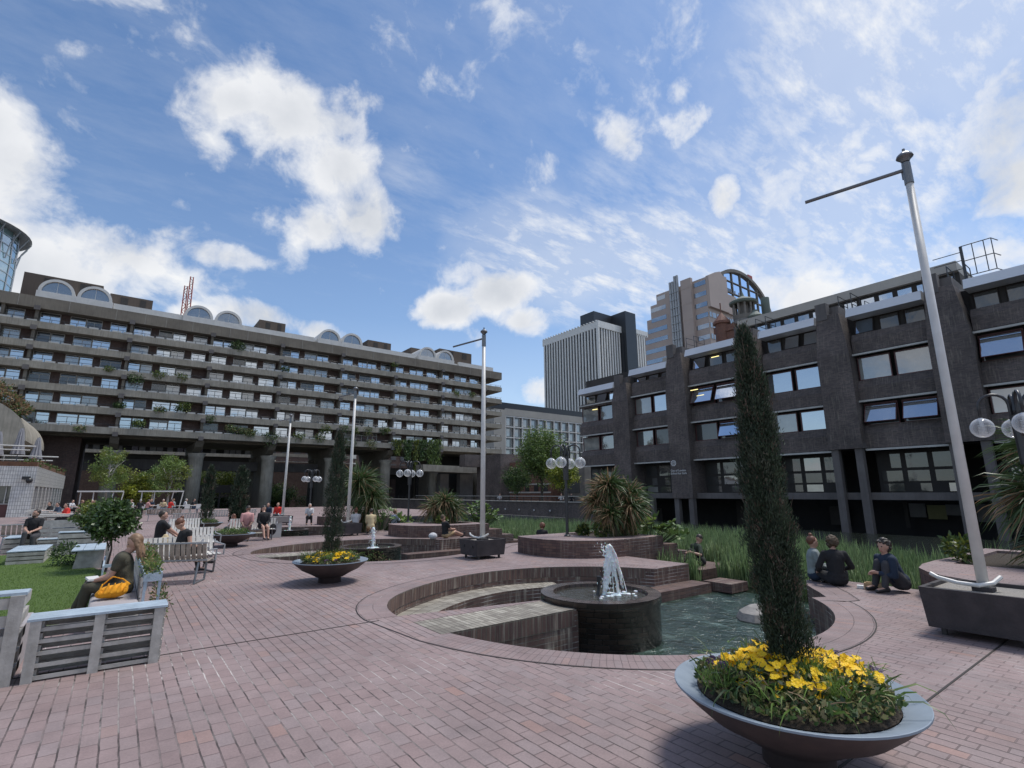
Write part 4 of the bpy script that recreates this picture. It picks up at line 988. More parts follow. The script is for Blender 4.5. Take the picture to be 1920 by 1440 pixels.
for k in range(10):
    a=2*PI*k/10; g.tube([(cu[0]+1.2*math.cos(a),cu[1]+1.2*math.sin(a),24.4+zq),(cu[0]+1.2*math.cos(a),cu[1]+1.2*math.sin(a),26.0+zq)],.13,6)
g.lathe([(.6,0),(.6,1.7)],(*cu,24.4+zq),10)
g.build('cupola_drum',m_stone,b)
g=MB(); g.lathe([(1.35,0),(1.6,.1),(1.65,.35),(1.25,.6),(.75,.85),(.25,1.1),(.07,1.7),(0,2.0)],(*cu,25.9+zq),20); g.lathe([(.8,0),(.9,.2),(.5,.6),(.3,.8),(.3,1.0),(0,1.1)],(X0+1.2,29.4,22.3),16); g.build('copper_roof',m_copper,b,smooth=False)
g=MB(); g.lathe([(.5,-2.),(.5,.9),(0,1.0)],(X0+4,29.4,24.6),12); g.build('copper_vent',m_copper,b)
# ---------------------------------------------------------------- glass tower and cranes at the left
b=thing('glass_tower','rounded teal glass tower with a flaring steel crown at the left edge','building',(-32,150,0))
n=22; cxx=-35.5; cr=10.9
g=MB(); g.lathe([(cr,0),(cr*1.03,30),(cr*1.03,50.4),(cr*.99,58.5)],(cxx,150,0),n); g.build('curtain_wall',g_teal,b)
g=MB()
for k in range(n):
    a=2*PI*k/n; c,s_=math.cos(a),math.sin(a)
    g.tube([(cxx+c*cr*1.035,150+s_*cr*1.035,30),(cxx+c*cr*1.035,150+s_*cr*1.035,50.4),(cxx+c*cr*1.,150+s_*cr*1.,58.5)],.14,4)
for z in range(30,60,2):
    f=1.03 if z<51 else 1.03-.04*(z-51)/8
    g.lathe([(cr*f+.12,z),(cr*f+.12,z+.16)],(cxx,150,0),n)
g.build('steel_ribs',m_steel,b)
g=MB()
for k in range(n):
    a=2*PI*(k+.5)/n; c,s_=math.cos(a),math.sin(a)
    g.tube([(cxx+c*cr*1.03,150+s_*cr*1.03,51),(cxx+c*cr*1.07,150+s_*cr*1.07,54.5),(cxx+c*cr*1.19,150+s_*cr*1.19,57.2)],.13,4)
g.lathe([(0,58.9),(cr*1.17,57.4),(cr*1.2,57.6),(0,59.2)],(cxx,150,0),40); g.build('crown',m_steel,b)
for (px0,py0,px1,py1,lab) in ((343,587,349,537,'shorter of two red and white lattice crane jibs above the roofline'),(352,590,360,520,'taller of two red and white lattice crane jibs above the roofline')):
    Y=260; d=ray(px0,py0); t=Y/d.y; a=Vector((d.x*t,Y,CH+d.z*t)); d=ray(px1,py1); t=Y/d.y; c_=Vector((d.x*t,Y,CH+d.z*t))
    cr_=thing('tower_crane',lab,'crane',(a.x,a.y,0)); ax=(c_-a); a=a-ax*1.2; L=(c_-a).length; ax=ax.normalized(); sx=Vector((1,0,0)); g=MB(); mm=int(L/2.2)
    for q in (-.8,.8):
        for y in (-.8,.8): g.tube([a+sx*q+Vector((0,y,0)),c_+sx*q*.7+Vector((0,y,0))],.17,4)
    for i in range(mm):
        p=a+ax*(L*i/mm); r=a+ax*(L*(i+1)/mm); s1=-1 if i%2 else 1
        g.m=1 if (i//3)%2 else 0; g.tube([p+sx*.8*s1,r-sx*.8*s1],.15,4); g.tube([r-sx*.8,r+sx*.8],.12,4)
    g.build('jib',[m_cranered,m_steel],cr_)
    g=MB(); g.box(a.x-1,a.y-1,-2,a.x+1,a.y+1,a.z); g.build('mast',m_cranered,cr_)
# ---------------------------------------------------------------- curved concrete overhang at the far left with planting on top
b=thing('rounded_overhang','rounded concrete overhang with planting on top at the left edge','building',(-14,75,0))
g=MB(); n=16; pr=[]
for i in range(n+1):
    t=PI/2-PI*.5*i/n; pr.append((-14.2+5.6*math.cos(t),7.4+4.6*math.sin(t)))
pr+= [(-9.3,6.9),(-16,6.6),(-22,6.6),(-22,12)]
g.prof(pr,'Y',75,92); g.build('shell',m_conc,b,smooth=False)
for i,(x,z,s_) in enumerate(((-12.,12.6,1.3),(-10.6,11.8,1.0),(-9.6,10.8,.9),(-13.5,13.4,1.2))):
    shrub('overhang_shrub',(x,76,z),(s_,.8,s_*.8),500,m_leafm,'straw and green shrub growing on top of the rounded concrete overhang','shrub','shrubs on the rounded overhang',leaf=.35,mats=[m_strapt,m_leafm])
# ---------------------------------------------------------------- white tiled cafe
cf=thing('cafe_building','white tiled low cafe with dark windows and roof terrace at the left','cafe',(-10,57,0))
cxr=-5.5
g=MB(); g.box(-26,57,2.42,cxr,85,3.98); g.box(-6.85,57.002,-.01,cxr-.002,57.8,2.42); 
g.build('tiled_wall',m_tile,cf)
g=MB(); g.box(-26,57.3,0,-6.9,57.5,1.05); g.m=1; g.box(-26,57.45,1.05,-6.9,57.6,2.42); g.m=2; g.box(-7.16,57.25,1.05,-7.1,57.3,2.4) ;g.box(-13,57.25,1.0,-6.86,57.3,1.06); g.box(-10.,57.25,1.05,-9.94,57.3,2.4)
g.build('shop_window',[m_redframe,g_dark,m_frame],cf)
text('Kitchen\nBarbican',.34,(-6.75-.0,57.22,1.95),(PI/2,0,0),m_paper,cf,align='RIGHT',space=.95) if 0 else None
g=MB()
for i,wd in enumerate((.12,.2,.1,.26,.16,.08,.22)): g.box(-9.0+i*.28,57.2,1.86,-9.0+i*.28+wd,57.24,1.96); 
lt=text('Barbican\nKitchen',.36,(-9.15,57.42,2.02),(PI/2,0,0),m_frame,cf,name='window_lettering',extr=.004,space=.9)
g=MB(); g.box(cxr-2,57.8,0,cxr-1.6,85,2.42); g.build('recess_wall',m_darkb,cf)
for i in range(9):
    y=60+i*2.9
    g=MB(); g.box(cxr-.35,y,0,cxr-.01,y+.9,2.42); g.build('fin_wall',m_tile,cf)
    g=MB(); g.box(cxr-1.2,y+.9,.1,cxr-1.1,y+2.9,2.4); g.build('side_window',g_mid,cf)
g=MB(); g.box(cxr-3,57.02,3.982,cxr-.05,84,4.35); g.box(-25,57.02,3.982,cxr-3,60,4.4); g.build('planting_trough',m_rust,cf)
for i in range(10):
    shrub('terrace_plant',(cxr-.4-(i%3)*.3,58.2+i*2.5,4.35),(.6,1.3,.3),160,m_leafm,'low green and rusty plants along the edge of the cafe roof terrace','plant','plants along the cafe roof',leaf=.22,mats=[m_leafm,m_rust])
g=MB(); g.sph((cxr-.35,56.8,2.85),.22,8,6); g.cb((cxr-.55,56.8,3.05),(.5,.25,.25)); g.build('security_camera',m_camw,cf)
for z,x1,y in ((5.3,-6.2,57.4),(4.62,-4.9,60.)):
    g=MB(); g.tube([(-22,y,z),(x1,y,z)],.05,5); g.tube([(-22,y+.4,z+.35),(x1+.3,y+.4,z+.35)],.06,5)
    for x in range(-20,-6,2): g.tube([(x,y,4.),(x,y,z+.3)],.03,4)
    g.build('terrace_rail',m_frame,cf)
def parasol(loc,h,lab):
    t=thing('closed_parasol',lab,'parasol',loc,group='closed parasols on the cafe roof'); g=MB(); n=20; vs=[]; rings=[(.0,h),(.10,h-.02),(.16,h-.3),(.26,h*.6),(.42,h*.30)]
    for (r,z) in rings:
        for j in range(n):
            a=2*PI*j/n; rr=r*(1+(.16 if j%2 else -.16)); vs.append((loc[0]+rr*math.cos(a),loc[1]+rr*math.sin(a),loc[2]+z))
    g.add(vs,[(i*n+j,i*n+(j+1)%n,(i+1)*n+(j+1)%n,(i+1)*n+j) for i in range(len(rings)-1) for j in range(n)])
    g.build('canopy',m_umb,t); g=MB(); g.tube([loc,(loc[0],loc[1],loc[2]+h+.05)],.035,6); g.build('pole',m_poleg,t)
parasol((-7.1,59,4.1),3.1,'tall closed grey parasol, second from the right on the cafe roof')
parasol((-6.35,63,4.1),2.7,'rightmost closed grey parasol on the cafe roof')
parasol((-8.3,58.4,4.1),2.7,'third closed grey parasol from the right on the cafe roof'); parasol((-9.0,58.2,4.1),2.7,'leftmost closed grey parasol on the cafe roof, at the picture edge')
# ---------------------------------------------------------------- church gable and brick house behind the walkway
b=thing('church_tower','grey stone church end with a tall arched window behind the street trees','building',(66,58,0))
g=MB(); g.box(60,60.2,-2,72,66.,6.4); g.m=1; n=12
g.build('wall',m_stone,b); g=MB()
pr=[(61.4,1.6),(64.2,1.6)]+[(62.8+1.4*math.cos(PI*i/n),3.7+1.6*math.sin(PI*i/n)) for i in range(n+1)]
g.prof(pr,'X',59.9,59.99); g.build('arched_window',g_mid,b)
g=MB(); y=60.2
while y<65.6: g.box(59.9,y,6.4,60.4,y+.45,7.0); y+=.9
g.build('battlement',m_stone,b)
b=thing('brick_house','red brick house with stone bands behind the street trees','building',(62,78,0))
g=MB(); g.box(58,66.2,-2,70,77.8,7.2); g.build('wall',m_redbrick,b); g=MB()
for z in (1.6,3.0,4.9): g.box(57.85,66.2,z,58,77.8,z+.25)
g.build('stone_band',m_lightwall,b)
for y in (67,69.5,72,74.5): g=MB(); g.box(57.9,y,1.9,57.98,y+1.1,3.0); g.build('window',g_dark,b)
b=thing('link_building','dark brick stair building joining the walkway to the block','building',(60,92,0))
g=MB(); g.box(56,78,-2,66,86,8.8); g.box(52,84,6.6,56,86,8.9); g.build('wall',m_school,b)
# ---------------------------------------------------------------- flagpoles in timber boxes
def flagpole(loc,zb,h,bx,by,bh,rb,rt,lab,blab,arm=1.35):
    x,y=loc
    bt=thing('timber_box',blab,'planter box',(x,y,0),group='timber boxes under the flagpoles')
    g=MB(); a,b_=bx/2,by/2; z0,z1=.09,bh; f=.93; th=.05
    for (q0,q1) in (((-a,-b_),(a,-b_)),((a,-b_),(a,b_)),((a,b_),(-a,b_)),((-a,b_),(-a,-b_))):
        o=[(x+q0[0]*f,y+q0[1]*f,z0),(x+q1[0]*f,y+q1[1]*f,z0),(x+q1[0],y+q1[1],z1),(x+q0[0],y+q0[1],z1)]
        g.quad(*o); i=[(x+(p[0]-x)*.9,y+(p[1]-y)*.9,p[2]) for p in o]; g.quad(*i[::-1]); g.quad(o[3],o[2],i[2],i[3])
    g.quad((x-a*f,y-b_*f,z0),(x-a*f,y+b_*f,z0),(x+a*f,y+b_*f,z0),(x+a*f,y-b_*f,z0))
    for i,zz_ in enumerate((.33,.62)): pass
    g.build('box_side',m_box,bt)
    g=MB(); g.sheet([[(x-a*.9,y-b_*.9),(x+a*.9,y-b_*.9),(x+a*.9,y+b_*.9),(x-a*.9,y+b_*.9)]],bh-.045); g.build('gravel',m_gravel,bt)
    for sx in (-1,1):
        for sy in (-1,1): g=MB(); g.box(x+sx*a*.7-.025,y+sy*b_*.7-.025,0,x+sx*a*.7+.025,y+sy*b_*.7+.025,.09); g.build('foot',m_iron,bt)
    g=MB()
    for sy in ((-.22,.22) if bx<1 else ()): g.cb((x-a*.985+.0,y+sy,bh-.17),(.03,.05,.05))
    if bx<1: g.build('bolt',m_iron,bt)
    t=thing('flagpole',lab,'flagpole',(x,y,zb),group='white flagpoles with a side arm')
    g=MB(); g.tube([(x,y,zb-.04),(x,y,zb+(h-zb)*.45),(x,y,h-.45)],[rb,rb*.86,rt*1.05],18); g.build('pole',m_pole,t,smooth=True)
    g=MB(); g.tube([(x,y,h-.46),(x,y,h-.12)],[rt*1.25,rt*1.2],14); g.lathe([(0,h+.06),(.06,h+.05),(.10,h+.01),(.11,h-.02),(.07,h-.06),(.05,h-.1),(0,h-.1)],(x,y,0),14); g.tube([(x,y,h+.05),(x,y,h+.12)],.02,6); g.build('finial',m_poleg,t)
    an=math.radians(102); p0=Vector((x,y,h-.22)); p1=p0+Vector((math.cos(an)*arm,math.sin(an)*arm,0)); g=MB(); g.tube([p0,p1],.028,8); g.tube([p0+Vector((0,.06,0)),p0+Vector((0,.06,-.14))],.015,5); g.build('side_arm',m_poleg,t)
    # bent white foot bracket lying on the gravel
    g=MB(); zf=bh+.03; pts=[(x+.10,y-.16,zf+.10),(x-.02,y-.10,zf+.03),(x-.12,y+.02,zf),(x-.14,y+.22,zf+.01),(x-.12,y+.42,zf+.05),(x-.10,y+.50,zf+.09)]
    g.tube(pts,.026,8); g.build('foot_bracket',m_pole,t); 
    g=MB(); g.cb((x,y,zb+.02),(rb*3.2,rb*3.2,.05)); g.build('base_plate',m_box,t)
flagpole((8.82,1.89),.52,6.66,1.12,1.05,.56,.062,.047,'tall near flagpole at the right edge, rising in front of the school','large timber box of pale gravel at the right edge')
flagpole((8.22,12.3),.46,6.5,.95,.9,.50,.075,.05,'flagpole in the middle of the terrace beside the nearest pool','timber box of the flagpole behind the nearest pool')
flagpole((7.95,22.2),.46,6.35,.95,.9,.50,.075,.05,'third flagpole back, standing in front of the concrete block','timber box behind the near cypress bowl')
flagpole((7.65,32.0),.46,6.3,.95,.9,.50,.075,.05,'farthest and smallest flagpole, before the round columns','farthest timber box beside the single low jet')
# ---------------------------------------------------------------- four-globe lamps
def lamp(loc,zb,h,lab,rot=.3,s=1.):
    t=thing('street_lamp',lab,'street lamp',(*loc,zb),group='four-globe lamps')
    g=MB(); g.tube([(0,0,0),(0,0,(h-zb)*.62)],.045*s,12); g.lathe([(.0,.0),(.10,0),(.10,.03),(.05,.06)],(0,0,0),14); g.build('post',m_iron,t,world=False,smooth=False)
    g=MB(); z=(h-zb)*.60; g.tube([(0,0,z),(0,0,h-zb-.38)],[.085*s,.095*s],12); g.lathe([(.0,h-zb),(.04,h-zb-.12),(.06,h-zb-.3),(.03,h-zb-.4)],(0,0,0),10); g.build('head',m_iron,t,world=False)
    for k in range(4):
        a=rot+k*PI/2; c,s_=math.cos(a),math.sin(a); zt=h-zb; R0=.19*s
        pts=[(c*.07*s,s_*.07*s,zt-.75*s),(c*.08*s,s_*.08*s,zt-.28*s)]
        for i in range(9):
            th=PI-PI*i/8; pts.append((c*(.08*s+R0+R0*math.cos(th)),s_*(.08*s+R0+R0*math.cos(th)),zt-.22*s+R0*math.sin(th)))
        ex=.08*s+2*R0; pts.append((c*ex,s_*ex,zt-.42*s))
        g=MB(); g.tube(pts,.024*s,8); ar=g.build('arm',m_iron,t,world=False,smooth=True)
        gz=zt-.58*s; r=.165*s
        g=MB(); g.sph((c*ex,s_*ex,gz),r,24,16); gl=g.build('globe',m_globe,ar,world=False,smooth=True)
        g=MB(); 
        for q in range(7): g.lathe([(.055*s,gz-.11*s+q*.024*s),(.055*s,gz-.10*s+q*.024*s)],(c*ex,s_*ex,0),10)
        g.tube([(c*ex,s_*ex,gz+.17*s),(c*ex,s_*ex,gz+.02*s)],.03*s,8); g.build('louvre',m_louv,ar,world=False)
    return t
lamp((10.86,11.7),.46,3.2,'four-globe black lamp standing on the nearest raised bed in the middle',rot=2.1)
lamp((10.55,21.8),.46,3.2,'four-globe black lamp on the middle raised bed, before the dark arcade',rot=.9)
lamp((9.1,31.9),.46,3.15,'farthest four-globe lamp, mostly hidden by the flagpole',rot=.2)
lamp((10.9,1.56),.45,3.25,'large four-globe lamp cut off by the right edge',rot=1.87,s=.93)
# ---------------------------------------------------------------- shallow bowl planters
def bowl(loc,r,h,lab,rz=0.,foot=.22):
    t=thing('bowl_planter',lab,'planter',(*loc,0),group='shallow round metal bowl planters')
    pr=[(foot*.9,0),(foot,0.),(foot*.98,h*.24),(foot*1.25,h*.27),(r*.52,h*.42),(r*.74,h*.60),(r*.88,h*.79),(r*.97,h*.93),(r,h-.012)]
    g=MB(); g.lathe(pr,(*loc,0),64); g.build('bowl',m_bowl,t,smooth=True)
    g=MB(); g.lathe([(r,h-.012),(r,h),(r-.005,h+.002),(r*.80,h-.045),(r*.79,h-.07)],(*loc,0),64); g.build('rim',m_rim,t,smooth=False)
    g=MB(); g.lathe([(r*.80,h-.04),(r*.6,h+.02),(.0,h+.05)],(*loc,0),24); g.build('soil',m_soil,t,smooth=True)
    return t
def cypress(loc,zb,h,rmax,n,lab,lean=(0,0),seed=1,leaf=.075,group='dark columnar cypresses in the bowls'):
    rs=np.random.RandomState(seed)
    t=thing('cypress',lab,'tree',(*loc,zb),group=group)
    g=MB(); g.tube([(loc[0],loc[1],zb-.05),(loc[0]+lean[0]*.5,loc[1]+lean[1]*.5,zb+h*.5),(loc[0]+lean[0]*.9,loc[1]+lean[1]*.9,zb+h*.9)],[rmax*.16,rmax*.1,.012],8); g.build('trunk',m_bark,t)
    # upright sprays: many clumps spiralling up a narrow spindle, each clump a tuft of upward scale leaves
    nc=int(n/20); f=rs.uniform(0,1,nc)**.85
    env=np.interp(f,[0,.05,.15,.35,.6,.8,.93,1.],[.60,.80,.94,1.,.88,.62,.36,.08])*rmax
    a=rs.uniform(0,2*PI,nc)
    lobes=1+.20*np.sin(3*a+f*9+seed)+.16*np.sin(5*a-f*17+seed*2)+.16*np.sin(f*43+2*a)+.10*np.sin(f*95-3*a)
    rad=env*lobes*(rs.uniform(.35,1,nc)**.45)*(1+.28*(rs.uniform(size=nc)<.10))
    C=np.stack([loc[0]+lean[0]*f+rad*np.cos(a),loc[1]+lean[1]*f+rad*np.sin(a),zb+h*(.03+.95*f)],1)
    idx=np.repeat(np.arange(nc),20); m=len(idx)
    out_=np.stack([np.cos(a),np.sin(a),np.zeros(nc)],1)[idx]
    P=C[idx]+rs.normal(size=(m,3))*np.array([.028,.028,.06])*(rmax/.24)
    D=out_*.38+rs.normal(size=(m,3))*.33; D[:,2]+=1.
    tone=(np.sin(a*2+f*23)+rs.normal(size=nc)*.6)[idx]
    L=leaf*rs.uniform(.6,1.5,m)*(rmax/.24)**.5
    mi=np.where(tone>1.25,1,0); mi=np.where((np.sin(a*3+f*31)[idx]>.985)|(rs.uniform(size=m)<.02),2,mi)
    leafmesh('foliage',[m_cyp,m_cypl,m_twig],P,D,L,L*.22,parent=t,midx=mi)
    # stray shoots
    k=40; f=rs.uniform(.05,.98,k); a=rs.uniform(0,2*PI,k); env=np.interp(f,[0,.2,.4,.8,1.],[.7,1.,1.,.55,.2])*rmax
    g=MB()
    for i in range(k):
        b_=Vector((loc[0]+lean[0]*f[i]+env[i]*.8*math.cos(a[i]),loc[1]+lean[1]*f[i]+env[i]*.8*math.sin(a[i]),zb+h*f[i])); d=Vector((math.cos(a[i])*.4,math.sin(a[i])*.4,1)).normalized()
        g.tube([b_,b_+d*.10,b_+d*.2+Vector((0,0,.03))],[.004,.003,.001],3)
    g.build('shoots',m_twig,t)
    return t
def flowerproto(name,m,size,seed):
    rs=random.Random(seed); g=MB(); g.m=0
    for k in range(5):
        a=2*PI*k/5+rs.uniform(-.15,.15); r=size*(.5+rs.uniform(-.06,.08)); c=Vector((math.cos(a)*r*.62,math.sin(a)*r*.62,0)); n=9; vs=[c+Vector((0,0,.004+.002*k))]
        for j in range(n):
            b_=2*PI*j/n; q=c+Vector((math.cos(b_),math.sin(b_),0))*r*.62; q.z=.002*k+rs.uniform(-.004,.004)+(.25*((q.x**2+q.y**2)/size)); vs.append(q)
        g.add(vs,[(0,1+j,1+(j+1)%n) for j in range(n)])
    g.m=1; g.sph((0,0,.006),size*.07,6,4); g.m=2; g.tube([(0,0,0),(.004,.004,-.05)],.0025,4)
    o=g.build(name,[m,m_pflow if m is m_yflow else m_yflow,m_leafm]); 
    return o
def planting(loc,zb,r,seed,dense=1.,flowers=True,greens=(m_leafm,m_leafd,m_grasso)):
    """low foliage mat, grass tufts and long blades in a bowl"""
    rs=np.random.RandomState(seed)
    n=int(5200*dense*(r/.58)**2); a=rs.uniform(0,2*PI,n); rr=r*rs.uniform(0,1,n)**.5
    hump=.13*(1-(rr/r)**2)+.035*np.sin(a*3+rr*9+seed)+.02*np.sin(a*7)
    P=np.stack([loc[0]+rr*np.cos(a),loc[1]+rr*np.sin(a),zb+rs.uniform(0,1,n)*(.05+hump)],1); D=rs.normal(size=(n,3)); D[:,2]=np.abs(D[:,2])*.6+.3
    L=rs.uniform(.02,.055,n); mi=rs.choice([0,1,2],n,p=[.42,.2,.38])
    o=leafmesh('bedding_foliage',list(greens),P,D,L,L*.55,midx=mi); tag(o,'low leafy bedding plants filling a bowl planter','foliage',kind='stuff')
    k=int(260*dense); a=rs.uniform(0,2*PI,k); rr=r*rs.uniform(.1,1.,k)**.5; P=np.stack([loc[0]+rr*np.cos(a),loc[1]+rr*np.sin(a),zb+.09+rs.uniform(0,.05,k)],1); D=rs.normal(size=(k,3)); D[:,2]=np.abs(D[:,2])*.4+.1
    o=leafmesh('straw_stems',[m_grasso,m_strapt,m_grassy],P,D,rs.uniform(.06,.14,k),.006,shape='blade',bend=rs.uniform(.2,1.,k),midx=rs.choice([0,1,2],k,p=[.45,.2,.35])); tag(o,'pale tangled stems lying among the bedding plants','stems',kind='stuff')
    P=[];D=[];L=[]
    for cx_,cy_,m_ in ((-.15,-.35,60),(.42,.0,50),(-.5,.2,30),(.0,-.12,200),(-.32,.18,40),(.30,.22,55),(.12,.3,40),(-.45,-.05,18),(.25,-.38,30)):
        m_=int(m_*dense); b_=rs.normal(size=(m_,2))*.045*(r/.58)
        P.append(np.stack([loc[0]+cx_*r/.58+b_[:,0],loc[1]+cy_*r/.58+b_[:,1],np.full(m_,zb+.07)],1)); d=rs.normal(size=(m_,3))*.35; d[:,2]=1; D.append(d); L.append(rs.uniform(.10,.24,m_))
    P=np.concatenate(P);D=np.concatenate(D);L=np.concatenate(L)
    o=leafmesh('grass_tufts',[m_grassy],P,D,L,.006,shape='blade',bend=rs.uniform(.1,.8,len(P))); tag(o,'bright green grassy tufts growing among the bedding flowers','grass',kind='stuff')
    k=int(60*dense); a=rs.uniform(0,2*PI,k); rr=r*rs.uniform(.2,1.,k); P=np.stack([loc[0]+rr*np.cos(a),loc[1]+rr*np.sin(a),np.full(k,zb+.05)],1); D=np.stack([np.cos(a)*.8,np.sin(a)*.8,rs.uniform(.35,1.3,k)],1)+rs.normal(size=(k,3))*.25
    o=leafmesh('strap_leaves',[m_strap,m_grassy],P,D,rs.uniform(.2,.36,k),.013,shape='blade',bend=rs.uniform(.3,1.1,k),midx=(rs.uniform(size=k)<.4).astype(int)); tag(o,'long arching strap leaves hanging over a bowl rim','leaves',kind='stuff')
BB=(3.80,1.917)
bowl(BB,.755,.46,'large near bowl planter full of yellow pansies at the bottom right')
planting(BB,.45,.60,2,dense=1.25)
cypress(BB,.5,2.52,.128,100000,'tall near cypress in the big bowl, crossing in front of the school',lean=(-.01,.08),seed=4,leaf=.034)
ypro=flowerproto('pansy',m_yflow,.062,1); ppro=flowerproto('pansy',m_pflow,.058,2)
def cluster(pro,centre,spread,n,zb,first,lab,grp,rs,hump=.08,sc=1.):
    n=int(n*1.28)
    for i in range(n):
        x=centre[0]+rs.gauss(0,spread[0])*1.35; y=centre[1]+rs.gauss(0,spread[1])*1.4
        o=pro if (first and i==0) else pro.copy()
        if not (first and i==0): COL.objects.link(o)
        o.location=(x,y,zb+hump+rs.uniform(-.045,.03)); o.rotation_euler=(rs.uniform(-.3,.5)+.25,rs.uniform(-.9,-.1),rs.uniform(-PI,PI)*.25); s_=sc*rs.uniform(.5,.85); o.scale=(s_,)*3
        tag(o,lab,'flower',grp)
rs=random.Random(9); VR=(.6018,-.7986); VF=(.7986*.75,.6018*.75)   # right and away as seen across the bowl
def bp(r_,f_): return (BB[0]+r_*.8*.75+f_*.6*.75, BB[1]-r_*.6*.75+f_*.8*.75) if 0 else (BB[0]+.7986*r_+.6018*f_,BB[1]-.6018*r_+.7986*f_)
YG=('yellow pansy in bloom in the near bowl planter','yellow pansies in the near bowl'); PG=('deep purple pansy near the rim of the near bowl planter','purple pansies in the near bowl')
first=True
for (r_,f_,sp,n) in ((-.30,.10,(.05,.04),12),(-.20,.04,(.06,.03),12),(-.10,.16,(.06,.05),11),(-.34,.02,(.03,.03),5),(-.10,-.14,(.07,.04),14),(-.2,-.20,(.04,.02),4),(.02,-.26,(.02,.02),2),(.20,.08,(.05,.05),12),(.32,.06,(.06,.05),16),(.42,-.02,(.04,.05),14),(.22,-.10,(.05,.04),9),(.30,-.16,(.05,.04),9),(.36,-.26,(.02,.03),3),(-.02,.30,(.05,.04),7),(-.28,-.12,(.06,.04),6),(.02,.10,(.08,.05),5),(.10,-.30,(.06,.03),4),(-.12,-.34,(.03,.02),2),(.40,-.16,(.04,.04),6),(-.40,.12,(.04,.04),4)):
    c=bp(r_,f_); h=.155-.10*(r_*r_+f_*f_)/.33+.035; cluster(ypro,c,sp,n,.45,first,*YG,rs,hump=h); first=False
first=True
for (r_,f_,sp,n) in ((-.42,.14,(.03,.03),4),(-.44,.02,(.03,.03),4),(-.36,-.08,(.03,.02),3),(-.03,.40,(.02,.02),3),(.2,.32,(.03,.02),4),(.44,.16,(.03,.03),3),(.50,-.10,(.02,.02),2)):
    c=bp(r_,f_); cluster(ppro,c,sp,n,.47,first,*PG,rs,hump=.12,sc=.95); first=False
# the smaller blooms crowded between them
_v=[v.co.copy() for v in ypro.data.vertices]; _f=[tuple(p.vertices) for p in ypro.data.polygons]; _m=[p.material_index for p in ypro.data.polygons]
g=MB()
for (r_,f_,sp,n) in ((-.30,.10,(.08,.07),22),(-.16,.08,(.10,.08),26),(-.14,-.16,(.10,.07),24),(.22,.04,(.09,.09),26),(.34,.02,(.09,.09),30),(.26,-.16,(.09,.07),20),(-.34,-.08,(.06,.06),8),(.05,-.3,(.1,.04),6)):
    c=bp(r_,f_)
    for i in range(n):
        x=c[0]+rs.gauss(0,sp[0]); y=c[1]+rs.gauss(0,sp[1]); q=((x-BB[0])**2+(y-BB[1])**2)
        if q>.33: continue
        s_=rs.uniform(.45,.75); Mx=Matrix.Translation((x,y,.45+.145-.10*q/.33+rs.uniform(-.04,.02)))@Matrix.Rotation(rs.uniform(-.3,.6)+.25,4,'X')@Matrix.Rotation(rs.uniform(-.9,0),4,'Y')@Matrix.Scale(s_,4)
        o0=len(g.V); g.V.extend([tuple(Mx@v) for v in _v])
        for f,mm in zip(_f,_m): g.F.append([a+o0 for a in f]); g.M.append(mm); g.U.append(None)
tag(g.build('small_pansies',[m_yflow,m_pflow,m_leafm]),'small yellow blooms crowded between the larger pansies in the near bowl','flowers',kind='stuff')
B2=(3.62,10.95)
bowl(B2,.73,.42,'bowl planter with yellow pansies between the two pools on the left')
planting(B2,.41,.57,5,dense=.6)
cypress(B2,.44,2.62,.165,26000,'second cypress back, in the yellow-flowered bowl',lean=(.02,-.02),seed=7,leaf=.045)
yp2=ypro.copy(); COL.objects.link(yp2); 
for i in range(70):
    o=yp2 if i==0 else ypro.copy()
    if i: COL.objects.link(o)
    a=rs.uniform(0,2*PI); r_=.5*math.sqrt(rs.random()); o.location=(B2[0]+r_*math.cos(a),B2[1]+r_*math.sin(a),.41+.14-.08*(r_/.5)**2+rs.uniform(-.02,.02)); o.rotation_euler=(rs.uniform(0,.6),rs.uniform(-.9,0),rs.uniform(-.6,.6)); o.scale=(1.25,)*3
    tag(o,'yellow pansy in bloom in the second bowl planter back','flower','yellow pansies in the second bowl')
for i in range(12):
    o=ppro.copy(); COL.objects.link(o); a=rs.uniform(0,2*PI); r_=.53; o.location=(B2[0]+r_*math.cos(a),B2[1]+r_*math.sin(a),.47); o.scale=(1.1,)*3
    tag(o,'deep purple pansy around the edge of the second bowl planter','flower','purple pansies in the second bowl')
for (c,r,lab,sd,cl,hh) in (((3.25,20.2),.74,'green-leaved bowl planter beside the bench with the seated pair',11,'third cypress back, above the green-leaved bowl beside the seated pair',2.75),
                        ((3.45,28.6),.74,'bowl planter beyond the white slatted bench',12,'slim cypress beyond the white slatted bench',2.5)):
    bowl(c,r,.42,lab); planting(c,.42,r*.75,sd,dense=.35,greens=(m_leafm,m_grassy,m_leafd)); 
cypress((4.45,26.6),0.,2.9,.29,9000,'broad dark cypress behind the seated pair',seed=13,leaf=.12)
cypress((3.45,28.6),.42,2.6,.24,6000,'slim cypress beyond the white slatted bench',seed=17,leaf=.10)
